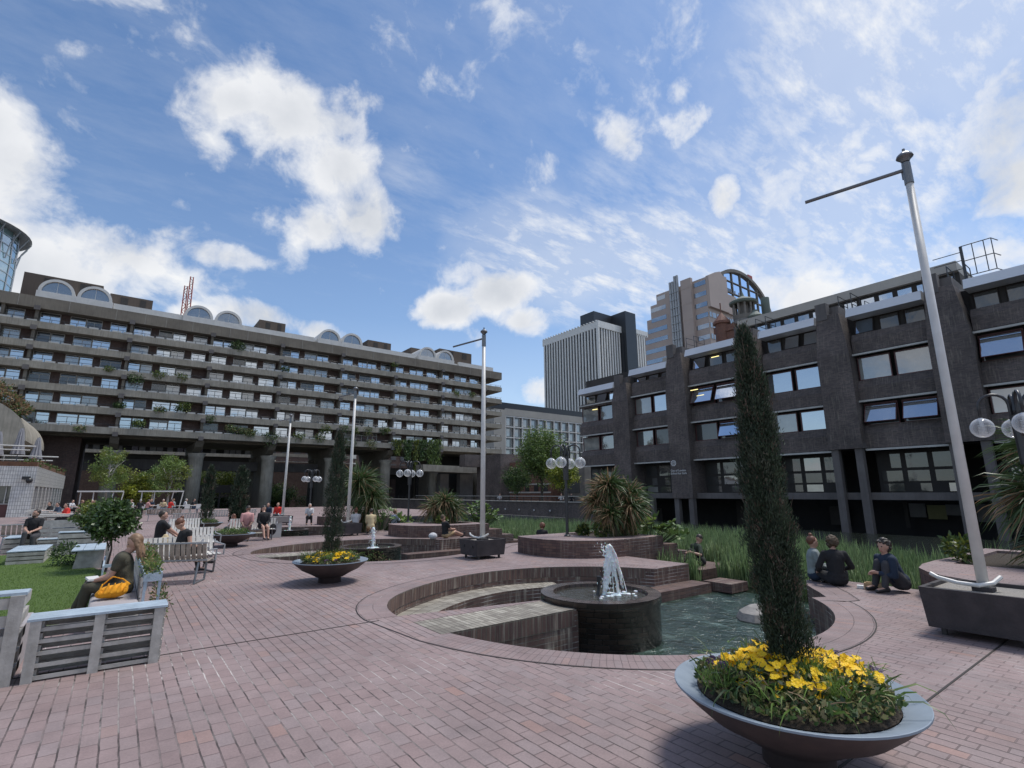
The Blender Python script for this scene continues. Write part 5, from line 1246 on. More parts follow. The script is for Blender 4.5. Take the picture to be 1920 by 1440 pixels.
# ---------------------------------------------------------------- fountains
def jet(c,h,r,seed,lab,tilt=(0,0),nozzle=False,wide=.16,strands=5):
    rs=random.Random(seed); t=thing('fountain_jet',lab,'fountain',(c[0],c[1],.045),group='fountain jets')
    g=MB()
    for k in range(strands):
        hh=h*rs.uniform(.72,1.); ox,oy=rs.uniform(-wide,wide)*.35,rs.uniform(-wide,wide)*.35
        lx,ly=rs.uniform(-1,1)*wide+tilt[0],rs.uniform(-1,1)*wide*.6+tilt[1]; pts=[];rr=[]
        n=9
        for i in range(n):
            f=i/(n-1); pts.append((c[0]+tilt[0]*f+ox*.5+rs.uniform(-.016,.016),c[1]+tilt[1]*f+oy*.3+rs.uniform(-.008,.008),.03+hh*f)); rr.append(r*(.75+.5*f)*rs.uniform(.8,1.2))
        g.tube(pts,rr,9)
        top=Vector(pts[-1]); pts=[];rr=[]
        for i in range(10):
            f=i/9; pts.append((top.x+lx*f,top.y+ly*f,top.z-(hh)*f*f*rs.uniform(.96,1.0))); rr.append(r*(.8-.5*f)*rs.uniform(.3,1.45))
        g.tube(pts,rr,7)
    for k in range(260):
        f=rs.random(); p=(c[0]+tilt[0]*f+rs.gauss(0,wide*.5)*(1-.5*f),c[1]+tilt[1]*f+rs.gauss(0,wide*.4),.06+rs.random()*h*.98); g.sph(p,rs.uniform(.004,.014),6,4,(1,1,rs.uniform(1,2.2)))
    o=g.build('water_column',m_jet,t,smooth=True)
    md=o.modifiers.new('r','REMESH'); md.mode='VOXEL'; md.voxel_size=.011; md.use_smooth_shade=True
    g=MB()
    for k in range(46):
        a=rs.uniform(0,2*PI); q=abs(rs.gauss(0,.2)); p=(c[0]+tilt[0]*1.4+math.cos(a)*q,c[1]+tilt[1]*1.4+math.sin(a)*q*.8,.045); g.sph(p,rs.uniform(.012,.034),6,4,(1.4,1.4,.5))
    g.build('splash',m_jet,t,smooth=True)
    if nozzle: g=MB(); g.tube([(c[0]-.1,c[1]+.05,.03),(c[0]-.08,c[1]+.04,.12),(c[0]-.07,c[1]+.03,.34)],[.03,.022,.04],10); g.build('nozzle',m_iron,t)
jet((6.82,6.48),.84,.024,3,'tall broad ragged white jet in the nearest drum basin',tilt=(.10,-.08),nozzle=True,wide=.14,strands=17)
jet((6.68,16.3),.66,.03,5,'white jet in the middle drum basin, behind the yellow-flowered bowl',wide=.13,strands=4)
jet((6.62,26.2),.66,.045,6,'farthest fountain jet, low and single',wide=.05,strands=3)
# ---------------------------------------------------------------- spiky and big-leaved plants on the beds
def cordyline(loc,zb,h,crowns,n,L,lab,seed,tan=.25,cat='shrub',group='spiky cabbage-palm shrubs'):
    rs=np.random.RandomState(seed); t=thing('cabbage_palm',lab,cat,(*loc,zb),group=group)
    g=MB()
    for (ox,oy,oz,s_) in crowns:
        g.tube([(loc[0]+ox*.15,loc[1]+oy*.15,zb-.05),(loc[0]+ox*.5,loc[1]+oy*.5,zb+oz*.5),(loc[0]+ox,loc[1]+oy,zb+oz)],[.07,.055,.05],8)
    g.build('trunk',m_bark,t)
    for ci,(ox,oy,oz,s_) in enumerate(crowns):
        m=int(n*s_); D=rs.normal(size=(m,3)); D/=np.linalg.norm(D,axis=1,keepdims=True); D[:,2]=D[:,2]*.85+.12
        P=np.tile(np.array([loc[0]+ox,loc[1]+oy,zb+oz]),(m,1))+rs.normal(size=(m,3))*.05
        low=(D[:,2]<.1)
        side=(D[:,0]*math.cos(seed)+D[:,1]*math.sin(seed))
        mi=np.where(rs.uniform(size=m)<np.clip(tan+.5*side*tan/.25*.5,0,.95)*(.5+.5*low),1,0)
        leafmesh('leaf_crown',[m_strap,m_strapt],P,D,L*s_*rs.uniform(.7,1.1,m),.032,parent=t,shape='blade',bend=rs.uniform(.15,.75,m),midx=mi)
    # skirt of dead leaves
    m=int(n*.8); P=np.zeros((m,3)); 
    c=[crowns[i] for i in rs.randint(0,len(crowns),m)]; f=rs.uniform(.25,1,m)
    P[:,0]=[loc[0]+q[0]*u for q,u in zip(c,f)]; P[:,1]=[loc[1]+q[1]*u for q,u in zip(c,f)]; P[:,2]=[zb+q[2]*u for q,u in zip(c,f)]
    D=rs.normal(size=(m,3))*.35; D[:,2]=-1.
    leafmesh('dead_leaf_skirt',[m_strap,m_strapt,m_twig],P,D,L*.65,.03,parent=t,shape='blade',bend=.2,midx=rs.choice([0,1,2],m,p=[.45,.3,.25]))
    return t
cordyline((12.25,11.0),.62,1.6,[(-.15,.1,1.30,.95),(.35,-.25,1.05,.9),(-.45,.3,.85,.8),(.1,-.45,.7,.8),(.7,-.1,.7,.8),(-.5,-.2,.5,.7)],520,.85,'big bushy cabbage palm with tan tips on the nearest raised bed',2,tan=.85)
cordyline((8.9,23.6),.1,2.1,[(0,0,2.2,1.),(.5,-.3,1.5,.8)],560,1.35,'tall green cabbage palm behind the third flagpole',5,tan=.12)
cordyline((11.6,20.6),.4,1.0,[(-.3,.1,.75,.9),(.45,-.1,.7,.9),(.0,-.2,1.0,.8)],420,.95,'low wide spiky palm with tan tips on the middle raised bed',3,tan=.45)
cordyline((13.5,1.45),.35,2.4,[(0,0,2.2,1.),(-.35,.3,1.4,.9),(.3,-.5,1.0,1.),(-.2,-.1,.6,1.)],620,1.15,'dark overgrown cabbage palm at the right edge above the curved bed',9,tan=.18)
def bigleaf(loc,zb,h,r,n,size,lab,seed,group='big-leaved waterside plants',m=m_leafm):
    rs=random.Random(seed); t=thing('umbrella_leaf_plant',lab,'plant',(*loc,zb),group=group)
    g=MB()
    for i in range(n):
        a=rs.uniform(0,2*PI); q=r*math.sqrt(rs.random()); z=zb+h*(1-.6*(q/r)**2)*rs.uniform(.6,1.1); c=Vector((loc[0]+q*math.cos(a),loc[1]+q*math.sin(a),z)); s_=size*rs.uniform(.6,1.1)
        M3=Matrix.Rotation(rs.uniform(-.6,.6)+.25*math.sin(a),3,'X')@Matrix.Rotation(rs.uniform(-.6,.6),3,'Y')@Matrix.Rotation(a,3,'Z')
        k=15; vs=[c]; 
        for j in range(k):
            b_=2*PI*j/k; rr=s_*(1.0 if j%3 else .62)*(.8+.2*math.cos(b_)); vs.append(c+M3@Vector((rr*math.cos(b_),rr*math.sin(b_),.18*rr*(1 if j%3 else -.3))))
        g.m=0 if rs.random()<.6 else 1; g.add(vs,[(0,1+j,1+(j+1)%k) for j in range(k)]); 
        g.m=2; g.tube([(loc[0]+.2*q*math.cos(a),loc[1]+.2*q*math.sin(a),zb-.1),c],.012,4)
    g.build('leaves',[m,m_leafg,m_leafd],t)
bigleaf((13.6,10.9),.1,.95,1.1,60,.24,'broad-leaved plant at the right end of the nearest raised bed',3)
bigleaf((10.3,24.2),.0,1.0,1.6,90,.22,'broad-leaved green plant beside the third flagpole',4)
bigleaf((13.8,21.0),.1,1.15,1.2,80,.24,'broad-leaved plant at the right end of the middle raised bed',5)
for (x,y,s_,z) in ((11.5,11.7,.16,.5),(11.6,11.0,.24,.5),(12.6,10.85,.2,.46),(11.2,19.9,.2,.46),(9.9,24.8,.35,.2),(12.9,3.0,.25,.5)):
    shrub('dwarf_shrub',(x,y,z+s_*.7),(s_,s_,s_*.9),420,m_strap,'small rounded tuft of narrow green leaves on a raised bed','shrub','small tufts on the raised beds',leaf=.11,mats=[m_strap,m_leafy])
# trailing plant on the second drum
shrub('trailing_plant',(6.35,15.35,-.25),(.42,.2,.28),500,m_leafm,'trailing plant with pale flowers on the wall of the middle drum','plant',leaf=.06,mats=[m_leafm,m_strapt])
def tree(loc,h,tr,crown,n,mats,lab,leaf=.16,bark=None,seed=1,name='tree',limbs=6,group=None,zb=0.,clump=70):
    rs=np.random.RandomState(seed); rr=random.Random(seed); t=thing(name,lab,'tree',(*loc,zb),group=group)
    cz,rx,rz=crown; g=MB(); base=Vector((loc[0],loc[1],zb))
    g.tube([base,base+Vector((.05,.03,h*.4)),base+Vector((.0,.08,h*.85))],[tr,tr*.7,tr*.2],9)
    tips=[]
    for k in range(limbs):
        a=2*PI*k/limbs+rr.uniform(-.4,.4); z0=h*rr.uniform(.25,.6); q=rr.uniform(.5,.85); e=base+Vector((math.cos(a)*rx*q,math.sin(a)*rx*q,cz+rr.uniform(-.3,.6)*rz)); s_=base+Vector((0,.03,z0))
        g.tube([s_,s_.lerp(e,.5)+Vector((0,0,.12*h*.3)),e],[tr*.45,tr*.28,tr*.08],6); tips.append(e)
    g.build('trunk',bark or m_bark,t)
    nc=max(12,int(n/clump)); u=rs.normal(size=(nc,3)); u/=np.linalg.norm(u,axis=1,keepdims=True); rad=rs.uniform(.25,1,nc)**.45
    C=np.array([loc[0],loc[1],zb+cz])+u*rad[:,None]*np.array([rx,rx,rz])*(1+.2*rs.normal(size=(nc,1)))
    idx=np.repeat(np.arange(nc),clump); m=len(idx)
    P=C[idx]+rs.normal(size=(m,3))*rx*.13; D=rs.normal(size=(m,3)); D[:,2]-=.2
    tone=rs.uniform(size=nc)[idx]; mi=(tone<.4).astype(int)
    leafmesh('crown',mats,P,D,leaf*rs.uniform(.6,1.3,m),leaf*.55,parent=t,midx=mi)
    return t
# clipped bay trees in the pallet garden
tree((-.02,15.6),1.2,.028,(1.17,.43,.36),7500,[m_leaf,m_leafm],'larger near bay tree with a rounded crown behind the seated woman',leaf=.10,seed=2,name='bay_tree',limbs=5,group='bay trees in the pallet garden',clump=26)
tree((-.52,21.4),1.1,.022,(1.08,.42,.36),3600,[m_leafm,m_leafy],'smaller bay tree with reddish brown leaves behind the other one',leaf=.10,seed=3,name='bay_tree',limbs=5,group='bay trees in the pallet garden',clump=26)
# birches and bright shrubs round the far tables
tree((-.95,62),6.4,.13,(3.9,1.5,2.0),4200,[m_leafg,m_leafy],'white-stemmed birch at the far tables, left one',leaf=.19,seed=5,bark=m_birch,name='birch_tree',limbs=8,group='birches by the far tables',zb=0)
tree((3.9,61),6.2,.12,(3.9,1.35,1.9),3600,[m_leafg,m_leafy],'white-stemmed birch just left of the first round column',leaf=.19,seed=6,bark=m_birch,name='birch_tree',limbs=8,group='birches by the far tables',zb=0)
tree((2.8,66),5.4,.1,(3.2,1.2,1.6),2400,[m_leafg,m_leafm],'third birch hidden behind the column-side one',leaf=.2,seed=16,bark=m_birch,name='birch_tree',limbs=6,group='birches by the far tables')
tree((1.4,66),3.6,.12,(2.1,1.4,1.7),5000,[m_yel,m_leafy],'bright yellow-green shrub between the two birches',leaf=.22,seed=8,name='golden_tree',limbs=5)
for i,(x,y,h,rx,rz,ms,lab) in enumerate(((14.3,115,8.6,3.6,2.6,[m_leafy,m_leafg],'light green wisteria mound behind the first round column'),(18.2,113,7.2,3.4,1.8,[m_leafy,m_yel],'yellow-green arching climber over the dark pergola'),
      (25.5,113,5.2,3.6,1.5,[m_leafg,m_leafd],'spreading green shrub behind the single low jet'),(11.,113,5.4,2.,1.6,[m_leafd,m_leafm],'dark shrub at the foot of the first round column'))):
    tree((x,y),h,.12,(h-rz*.8,rx,rz),5200,ms,lab,leaf=.3,seed=30+i,name='garden_shrub',zb=-2.4)
for i,(x0,x1,y,h,lab) in enumerate(((11.,28.,112,1.0,'clipped dark hedge along the far garden edge'),(29.,60.,112,1.2,'low hedge behind the third pool'))):
    n=9000; P=np.stack([NR.uniform(x0,x1,n),NR.uniform(y,y+1.6,n),-1.8+NR.uniform(0,h+1.8,n)],1); o=leafmesh('hedge',[m_leafd,m_leafm],P,rdirs(n),.28,.16,midx=(NR.uniform(size=n)<.35).astype(int)); tag(o,lab,'hedge')
pg=thing('pergola','dark timber pergola under the climber beyond the columns','pergola',(14,109,0)); g=MB(); g.box(11.5,109.2,1.9,20.5,111,3.3)
for x in (10,13,16,19): g.box(x+1.8,109.3,-1.9,x+2.1,109.6,1.9)
g.build('frame',m_dframe,pg)
# street trees in front of the office grid
tree((46.5,55.0),9.2,.22,(6.6,2.9,3.3),16000,[m_leafg,m_leafm],'tall airy green street tree in front of the window grid',leaf=.26,seed=41,name='street_tree',limbs=9,zb=.2,clump=40)
tree((46.5,50.8),5.2,.16,(3.9,2.0,1.7),6000,[m_yel,m_leafg],'smaller yellow-green street tree beside the near lamp head',leaf=.24,seed=42,name='street_tree',limbs=7,zb=.2,clump=40)
tree((46.2,60.2),4.6,.16,(3.4,2.0,1.6),5200,[m_leafm,m_leafd],'darker small street tree left of the tall airy one',leaf=.24,seed=43,name='street_tree',limbs=6,zb=.2,clump=40)
def Gd(px,py,z=0.):
    d=ray(px,py); t=(z-CH)/d.z; return (d.x*t,d.y*t)
# ---------------------------------------------------------------- pallet furniture on the turf
def board(g,x0,y0,z0,x1,y1,z1): g.box(x0,y0,z0,x1,y1,z1)
t=thing('pallet_shelf','nearest low shelf of stacked grey pallet frames topped by pale blue boards','shelf',(.03,7.2,0),rz=0)
for i in range(5):
    z=.015+i*.108; g=MB(); 
    g.box(-.5,7.03,z,.56,7.055,z+.036)
    for x in (-.52,-.03,.47): g.box(x,7.056,z+.0,x+.10,7.36,z+.09)
    g.box(-.5,7.34,z,.56,7.362,z+.09); g.build('pallet_rail',m_pal,t)
for x in (-.525,-.035,.465):
    g=MB(); g.prof([(x-.0,0),(x+.085,0),(x+.085,.548),(x,.548)],'Y',7.005,7.028); g.build('upright',m_pal,t)
for i in range(4):
    y=7.0+i*.095; g=MB(); g.box(-.55+R.uniform(-.004,.004),y,.55,.585+R.uniform(-.004,.004),y+.09,.572); g.build('top_board',m_palt,t)
for zz_ in (.10,.24,.38): g=MB(); g.box(-.52,7.385,zz_,.54,7.40,zz_+.05); g.build('back_slat',m_pal,t)
t=thing('pallet_screen','grey upright pallet screen cut off by the left edge','screen',(-.9,7.3,0))
for x in (-.70,-1.25): g=MB(); g.box(x,7.02,0,x+.105,7.045,.80); g.build('upright',m_pal,t)
for z in (.02,.17,.34,.52,.68): g=MB(); g.box(-1.8,7.05,z,-.60,7.075,z+.10); g.box(-.64,7.05,z,-.60,7.6,z+.1); g.build('slat',m_pal,t)
g=MB(); g.box(-1.8,7.046,.80,-.585,7.30,.825); g.build('top_board',m_palt,t)
g=MB(); g.box(-.78,7.4,.02,-.6,8.2,.45); g.build('cushion_end',m_cush,t)
# seat with cushion, planter back
t=thing('pallet_sofa','low grey pallet sofa with pale cushion and a planting trough along its back','sofa',(.3,11,0))
g=MB()
for i in range(2): g.box(-.12,8.7,.03+i*.1,.40,12.3,.10+i*.1)
g.build('pallet_base',m_pal,t)
for y in (8.7,10.32,): 
    g=MB(); g.cb((.13,y+.78,.275),(.54,1.56,.14)); o=g.build('cushion',m_cush,t); md=o.modifiers.new('b','BEVEL'); md.width=.045; md.segments=3
for i,z in enumerate((.22,.36,.50)):
    g=MB(); g.box(.40,9.05,z,.42,12.2,z+.115); g.build('back_board',m_pal,t)
g=MB(); g.box(.422,9.05,.56,.44,12.2,.67); g.box(.62,9.05,.56,.64,12.2,.67); g.box(.44,9.05,.56,.62,9.07,.67); g.box(.44,12.18,.56,.62,12.2,.67); g.box(.44,9.07,.56,.62,12.18,.58); g.build('planting_trough',m_palt,t)
for y in (9.06,12.1): 
    for x in (.43,.60): g=MB(); g.box(x,y,0,x+.035,y+.035,.56); g.build('post',m_palt,t)
for i in range(9):
    y=9.2+i*.35; shrub('trough_plant',(.53,y,.69+.03*(i%3)),(.11,.2,.09+.04*(i%2)),190,m_leafm,'small herb growing in the trough behind the pallet sofa','plant','herbs in the sofa trough',leaf=.05,mats=[m_leafg if i%2 else m_leafm,[m_leafy,m_strapt][i%2]])
for i in range(3): shrub('trailing_plant',(.68,9.15+i*.35,.22),(.10,.2,.22),170,m_leafm,'leggy plant hanging below the trough of the pallet sofa','plant','plants hanging below the sofa trough',leaf=.045,mats=[m_leafm,m_strapt])
# low square table on the turf
def palletbox(nm,lab,x0,y0,x1,y1,h,cat,n=3,group=None):
    t=thing(nm,lab,cat,((x0+x1)/2,(y0+y1)/2,.025),group=group); g=MB(); hh=h/n
    for i in range(n):
        for (a,b,c,d) in ((x0,y0,x1,y0+.025),(x0,y1-.025,x1,y1),(x0,y0+.026,x0+.025,y1-.026),(x1-.025,y0+.026,x1,y1-.026)): g.box(a,b,.025+i*hh,c,d,.025+i*hh+hh*.78)
    g.build('side_boards',m_pal,t); g=MB(); k=max(3,int((y1-y0)/.1))
    for i in range(k): yy=y0+(y1-y0)*i/k; g.box(x0-.01,yy,.025+h,x1+.01,yy+(y1-y0)/k-.008,.045+h)
    g.build('top_board',m_palt,t); return t
palletbox('low_table','square pallet table with pale blue top standing on the turf',-2.05,18.35,-1.33,20.3,.30,'table')
palletbox('pallet_bench','pallet bench beyond the low table, under the seated man',-2.6,22.0,-1.85,23.4,.42,'bench')
palletbox('pallet_bench','long pallet bench with a back, right of the seated man',-1.8,21.7,-.55,22.4,.36,'bench',n=4)
t=thing('slatted_screen','weathered grey slatted bench back behind the pallet benches','screen',(-1.3,22.6,0)); g=MB()
for z in (.42,.56,.70,.82): g.box(-1.9,22.5,z,-.6,22.53,z+.115)
g.build('boards',m_pal,t)
t=thing('side_table','grey slab-sided table beside the small bay tree','table',(-.3,17.3,0)); g=MB(); g.prof([(-.66,.0),(-.12,.0),(-.10,.42),(-.60,.42)],'Y',16.4,16.45); g.build('side',m_pal,t); g=MB(); g.prof([(-.66,.0),(-.12,.0),(-.10,.42),(-.60,.42)],'Y',18.2,18.25); g.build('side',m_pal,t)
g=MB(); 
for i in range(3): g.box(-.72+i*.215,16.3,.425,-.515+i*.215,18.35,.45)
g.build('top_board',m_palt,t); g=MB(); 
for i in range(4): g.box(-.08,16.4+i*.5,0,.0,16.44+i*.5,.42)
for z in (.05,.18,.30): g.box(-.07,16.45,z,-.02,18.2,z+.05)
g.build('frame',m_pal,t)
shrub('clipped_shrub',(-.85,17.4,.28),(.3,.3,.3),700,m_leafd,'small dark shrub growing on the turf beside the slab-sided table','shrub',leaf=.07,mats=[m_leafd,m_leafm])
palletbox('pallet_shelf','far pallet shelf with a pale blue top behind the bay trees',-1.25,20.3,-.2,20.9,.62,'shelf',n=4)
g=MB(); g.box(-.08,13.9,.0,-.05,16.2,.30); g.box(-.05,13.9,.27,.6,13.94,.33); tag(g.build('turf_edge_board',m_palt),'pale edging board at the end of the pallet sofa','board')
palletbox('low_table','far low table with a drink on it, behind the black-shirted man',-1.9,26.,-.8,27.2,.5,'table')
# ---------------------------------------------------------------- slatted benches
def bench(loc,rz,n,sp,lab,m=m_benchw,L=None,group='white slatted benches'):
    """back along local x, seat towards -y"""
    t=thing('slatted_bench',lab,'bench',(*loc,0),rz=rz,group=group); W=n*sp
    prof=[(-.48,.41),(-.38,.435),(-.22,.42),(-.08,.415),(.0,.45),(.05,.55),(.085,.68),(.11,.80)]
    for i in range(n):
        x=-W/2+i*sp; g=MB(); w_=sp*.74; th=.018
        for (a,b) in zip(prof[:-1],prof[1:]):
            g.add([(x,a[0],a[1]),(x+w_,a[0],a[1]),(x+w_,b[0],b[1]),(x,b[0],b[1]),(x,a[0]+th*.6,a[1]-th),(x+w_,a[0]+th*.6,a[1]-th),(x+w_,b[0]+th*.6,b[1]-th),(x,b[0]+th*.6,b[1]-th)],[(0,1,2,3),(7,6,5,4),(0,4,5,1),(2,6,7,3),(1,5,6,2),(0,3,7,4)])
        g.build('slat',m,t,world=False)
    g=MB()
    for y,z in ((-.40,.39),(.02,.44),(.115,.78)): g.cb((0,y+.015,z),(W+.04,.035,.03))
    g.build('cross_rail',m_steel,t,world=False)
    for s_ in (-1,1):
        x=s_*(W/2-.12); g=MB(); g.tube([(x,-.40,.38),(x,-.36,.02),(x,.22,.02),(x,.08,.40)],.022,6); g.build('leg',m_poleg,t,world=False)
        x=s_*(W/2+.03); g=MB(); g.tube([(x,-.45,.38),(x,-.47,.60),(x,.08,.63),(x,.10,.70)],.018,6); g.build('armrest',m_steel,t,world=False)
    return t
bench((1.02,12.72),math.radians(156),13,.098,'weathered slatted bench turned away from the viewer, nearest of the benches',m=m_benchd)
bench((1.28,14.15),math.radians(14),15,.095,'white slatted bench behind the weathered one, with a reading woman on it')
bench((1.75,17.6),math.radians(8),14,.095,'white slatted bench with the man in a black T-shirt',)
bench((2.25,24.3),math.radians(4),11,.095,'small white bench in front of the round bowl with the slim cypress')
bench((4.35,22.55),math.radians(-12),17,.095,'white bench with the seated pair looking at their laps')
bench((3.25,31.5),math.radians(182),16,.12,'long grey-white bench further back, left of the slim cypress')
bench((5.75,36.),math.radians(182),18,.14,'farthest white bench back, right of the slim cypress')
bench((-2.35,23.9),math.radians(175),9,.13,'slatted bench at the far left edge beside the seated man',m=m_benchd)
bench((-.6,23.5),math.radians(178),6,.13,'short weathered bench partly hidden by the smaller bay tree',m=m_benchd)
bench((2.6,42),math.radians(178),12,.16,'far bench in front of the crowded tables',m=m_benchd)
# long tables and chairs far back, and canopies over the diners
for i,(x,y) in enumerate(((-1.9,33),(-2.4,36),(-2.9,39.5),(-3.5,44),(-3.8,48))):
    t=thing('picnic_table','long timber table with benches outside the white tiled cafe','table',(x,y,0),group='picnic tables outside the cafe')
    for (dx,z,w_) in ((0,.74,.7),(-.62,.44,.26),(.62,.44,.26)):
        g=MB(); g.cb((x+dx*.2,y+dx,z),(1.9,w_,.05)); g.build('top_board' if dx==0 else 'seat',m_benchw if i%2 else m_pal,t)
    for q in (-.7,.7): g=MB(); g.cb((x+q,y,.36),(.08,.5,.7)); g.build('leg',m_pal,t)
for (x,y,w_,lab) in ((-1.25,60.5,3.3,'flat white canopy on thin posts over the far left tables'),(3.3,61,3.6,'flat white canopy on slanting posts right of the birches')):
    t=thing('canopy',lab,'canopy',(x,y,0)); g=MB(); g.cb((x,y,2.0),(w_,2.2,.12)); g.build('roof',m_white,t)
    for q in (-.42,-.15,.2,.42): g=MB(); g.tube([(x+q*w_,y-.9,0),(x+q*w_+.25*(q>0),y-.9,1.95)],.05,6); g.build('post',m_white,t)
for i in range(9):
    x=-2.6+i*1.0+R.uniform(-.2,.2); y=56+R.uniform(-1.5,2)
    t=thing('cafe_table','small round table with white top among the far diners','table',(x,y,0),group='small tables among the far diners'); g=MB(); g.lathe([(.0,.74),(.38,.74),(.38,.71),(.03,.70),(.03,.02),(.25,.0)],(x,y,0),14); g.build('top',m_white,t)
    t=thing('chair','white metal chair among the far diners','chair',(x+.5,y-.5,0),group='white chairs among the far diners')
    g=MB(); cx_,cy_=x+.5,y-.5; g.cb((cx_,cy_,.45),(.4,.4,.03)); g.build('seat',m_white,t)
    g=MB(); g.cb((cx_,cy_-.2,.68),(.4,.03,.35)); g.build('backrest',m_white,t)
    for a in (-.17,.17):
        for b_ in (-.17,.17): g=MB(); g.tube([(cx_+a,cy_+b_,.44),(cx_+a*1.2,cy_+b_*1.2,0)],.016,4); g.build('leg',m_white,t)
tag((lambda g:(g.box(-.95,30.2,.35,-.85,30.6,1.25),g.build('sign_board',m_paper))[1])(MB()),'white upright sign board beside the person in green','sign')
t=thing('litter_bin','white and grey litter bin behind the girl in black','bin',(5.35,23.1,0)); g=MB(); g.box(5.15,22.95,0,5.5,23.25,.6); g.build('body',m_frame,t); g=MB(); g.box(5.05,22.9,.6,5.75,23.3,.82); g.build('hood',mat('taupe_panel',(.26,.23,.22)),t)
# ---------------------------------------------------------------- people
def ik(a,b,l1,l2,pole):
    a=Vector(a);b=Vector(b);d=b-a;L=min(d.length,l1+l2-.002); d=d.normalized(); 
    x=(l1*l1-l2*l2+L*L)/(2*L); h=math.sqrt(max(0,l1*l1-x*x)); p=Vector(pole); p=(p-d*p.dot(d)).normalized()
    return a+d*x+p*h, a+d*L
def cap(g,a,b,ra,rb,n=12):
    a=Vector(a);b=Vector(b); g.tube([a,a.lerp(b,.5),b],[ra,(ra+rb)/2,rb],n); g.sph(a,ra,n,8); g.sph(b,rb,n,8)
def remesh(o,vs,sm=4):
    m=o.modifiers.new('r','REMESH'); m.mode='VOXEL'; m.voxel_size=vs; m.use_smooth_shade=True
    m=o.modifiers.new('s','SMOOTH'); m.factor=.5; m.iterations=sm
def person(loc,rz,lab,pelvis,lean,wr,ank,shirt=None,trousers=None,skin=None,hair=('short',None),sleeve=.5,shoes=None,look=(0,.1),side=0.,near=False,scale=1.,bend=.0,knee=(0,1,.6),elbow=(0,-.6,-.4),shorts=False,cat='person',group=None,skirt=False,zb=0.):
    """local frame: facing +y, z up, seated or standing by the pelvis height; wr/ank = wrist and ankle targets (left, right)"""
    vs=.011 if near else .019
    skin=skin or m_skin
    P=Vector((0,0,pelvis)); up=Vector((side,lean,1)).normalized(); N=P+up*.50; N2=P+up*.26+Vector((0,-bend*.5,0))
    H=N+Vector((side*.1,look[1]*.5+lean*.08,.155)); rt=Vector((1,0,0))
    sh=[N+rt*s*.165+Vector((0,0,-.045)) for s in (-1,1)]; hp=[P+rt*s*.085 for s in (-1,1)]
    g=MB()
    g.sph(P+Vector((0,0,.03)),.15,14,10,(1.05,.78,.8)); g.sph(N2,.135,14,10,(1.05,.72,1.2)); g.sph(P+up*.40,.155,14,10,(1.12,.70,.85)); cap(g,P+up*.1,P+up*.36,.115,.125)
    cap(g,N-up*.03,H-Vector((0,.0,.05)),.055,.05)
    rotH=Matrix.Rotation(look[0],3,'Z')@Matrix.Rotation(look[1]*1.2,3,'X')
    hd=lambda x,y,z:H+rotH@Vector((x,y,z))
    g.sph(hd(0,0,.01),.1,16,12,(.80,.95,1.16),rotH); g.sph(hd(0,.03,-.055),.066,12,9,(.86,.95,.95),rotH); g.sph(hd(0,.098,-.018),.017,8,6,(.8,1.,1.5),rotH)
    for s in (-1,1): g.sph(hd(s*.081,-.005,-.008),.024,8,6,(.4,.8,1.2),rotH)
    el=[];wn=[];kn=[];an=[]
    for i,s in enumerate((-1,1)):
        e,w_=ik(sh[i],wr[i],.27,.24,(s*.5+elbow[0]*s,elbow[1],elbow[2])); el.append(e);wn.append(w_)
        k,a=ik(hp[i],ank[i],.42,.40,(knee[0]*s,knee[1],knee[2])); kn.append(k);an.append(a)
        cap(g,sh[i],e,.050,.041); cap(g,e,w_,.040,.027); cap(g,hp[i],k,.088,.056); cap(g,k,a,.054,.036)
        # hand: palm, four fingers, thumb
        d=(w_-e).normalized(); sd=d.cross(Vector((0,0,1))); sd=sd.normalized() if sd.length>.1 else Vector((1,0,0)); nn=sd.cross(d)
        pc=w_+d*.045; g.sph(pc,.036,10,8,(1,1,1)); cap(g,w_,w_+d*.075,.024,.027)
        for f in range(4):
            r0=w_+d*.075+sd*(f-1.5)*.0185; r1=r0+d*(.034-.004*abs(f-1.3))-nn*.012; r2=r1+d*.018-nn*.026; g.tube([r0,r1,r2],[.0095,.009,.0075],7)
        t0=w_+d*.03+sd*.028*(-s); g.tube([t0,t0+sd*.026*(-s)+d*.022,t0+sd*.03*(-s)+d*.048-nn*.01],[.012,.011,.009],7)
        fd=Vector((0,1,-.05)); 
        if abs((k-a).normalized().z)<.5: fd=Vector((s*.25,.35,.9 if (k-a).y<-.2 else .1)); 
        fd.normalize(); cap(g,a-fd*.03,a+fd*.13-Vector((0,0,.02)),.037,.03)
    body=g.build('person',skin,world=False); remesh(body,vs*.82 if near else vs,3 if near else 2)
    body.location=(*loc,zb); body.rotation_euler=(0,0,rz); body.scale=(scale,)*3; tag(body,lab,cat,group)
    def ch(nm,g,m,v=vs,sm=4): o=g.build(nm,m,world=False,smooth=True); o.parent=body; remesh(o,v,sm); return o
    g=MB(); q=.016
    g.sph(P+Vector((0,0,.05)),.15+q,14,10,(1.05,.80,.8)); g.sph(N2,.135+q,14,10,(1.06,.74,1.2)); g.sph(P+up*.40,.155+q,14,10,(1.12,.72,.85)); cap(g,P+up*.1,P+up*.36,.115+q,.125+q)
    for i in (0,1):
        cap(g,P+up*.43,sh[i],.07,.066); e=sh[i].lerp(el[i],min(1,sleeve*2)); cap(g,sh[i],e,.066,.058)
        if sleeve>.5: cap(g,el[i],el[i].lerp(wn[i],(sleeve-.5)*2*.93),.055,.040)
    ch('shirt',g,shirt or m_black)
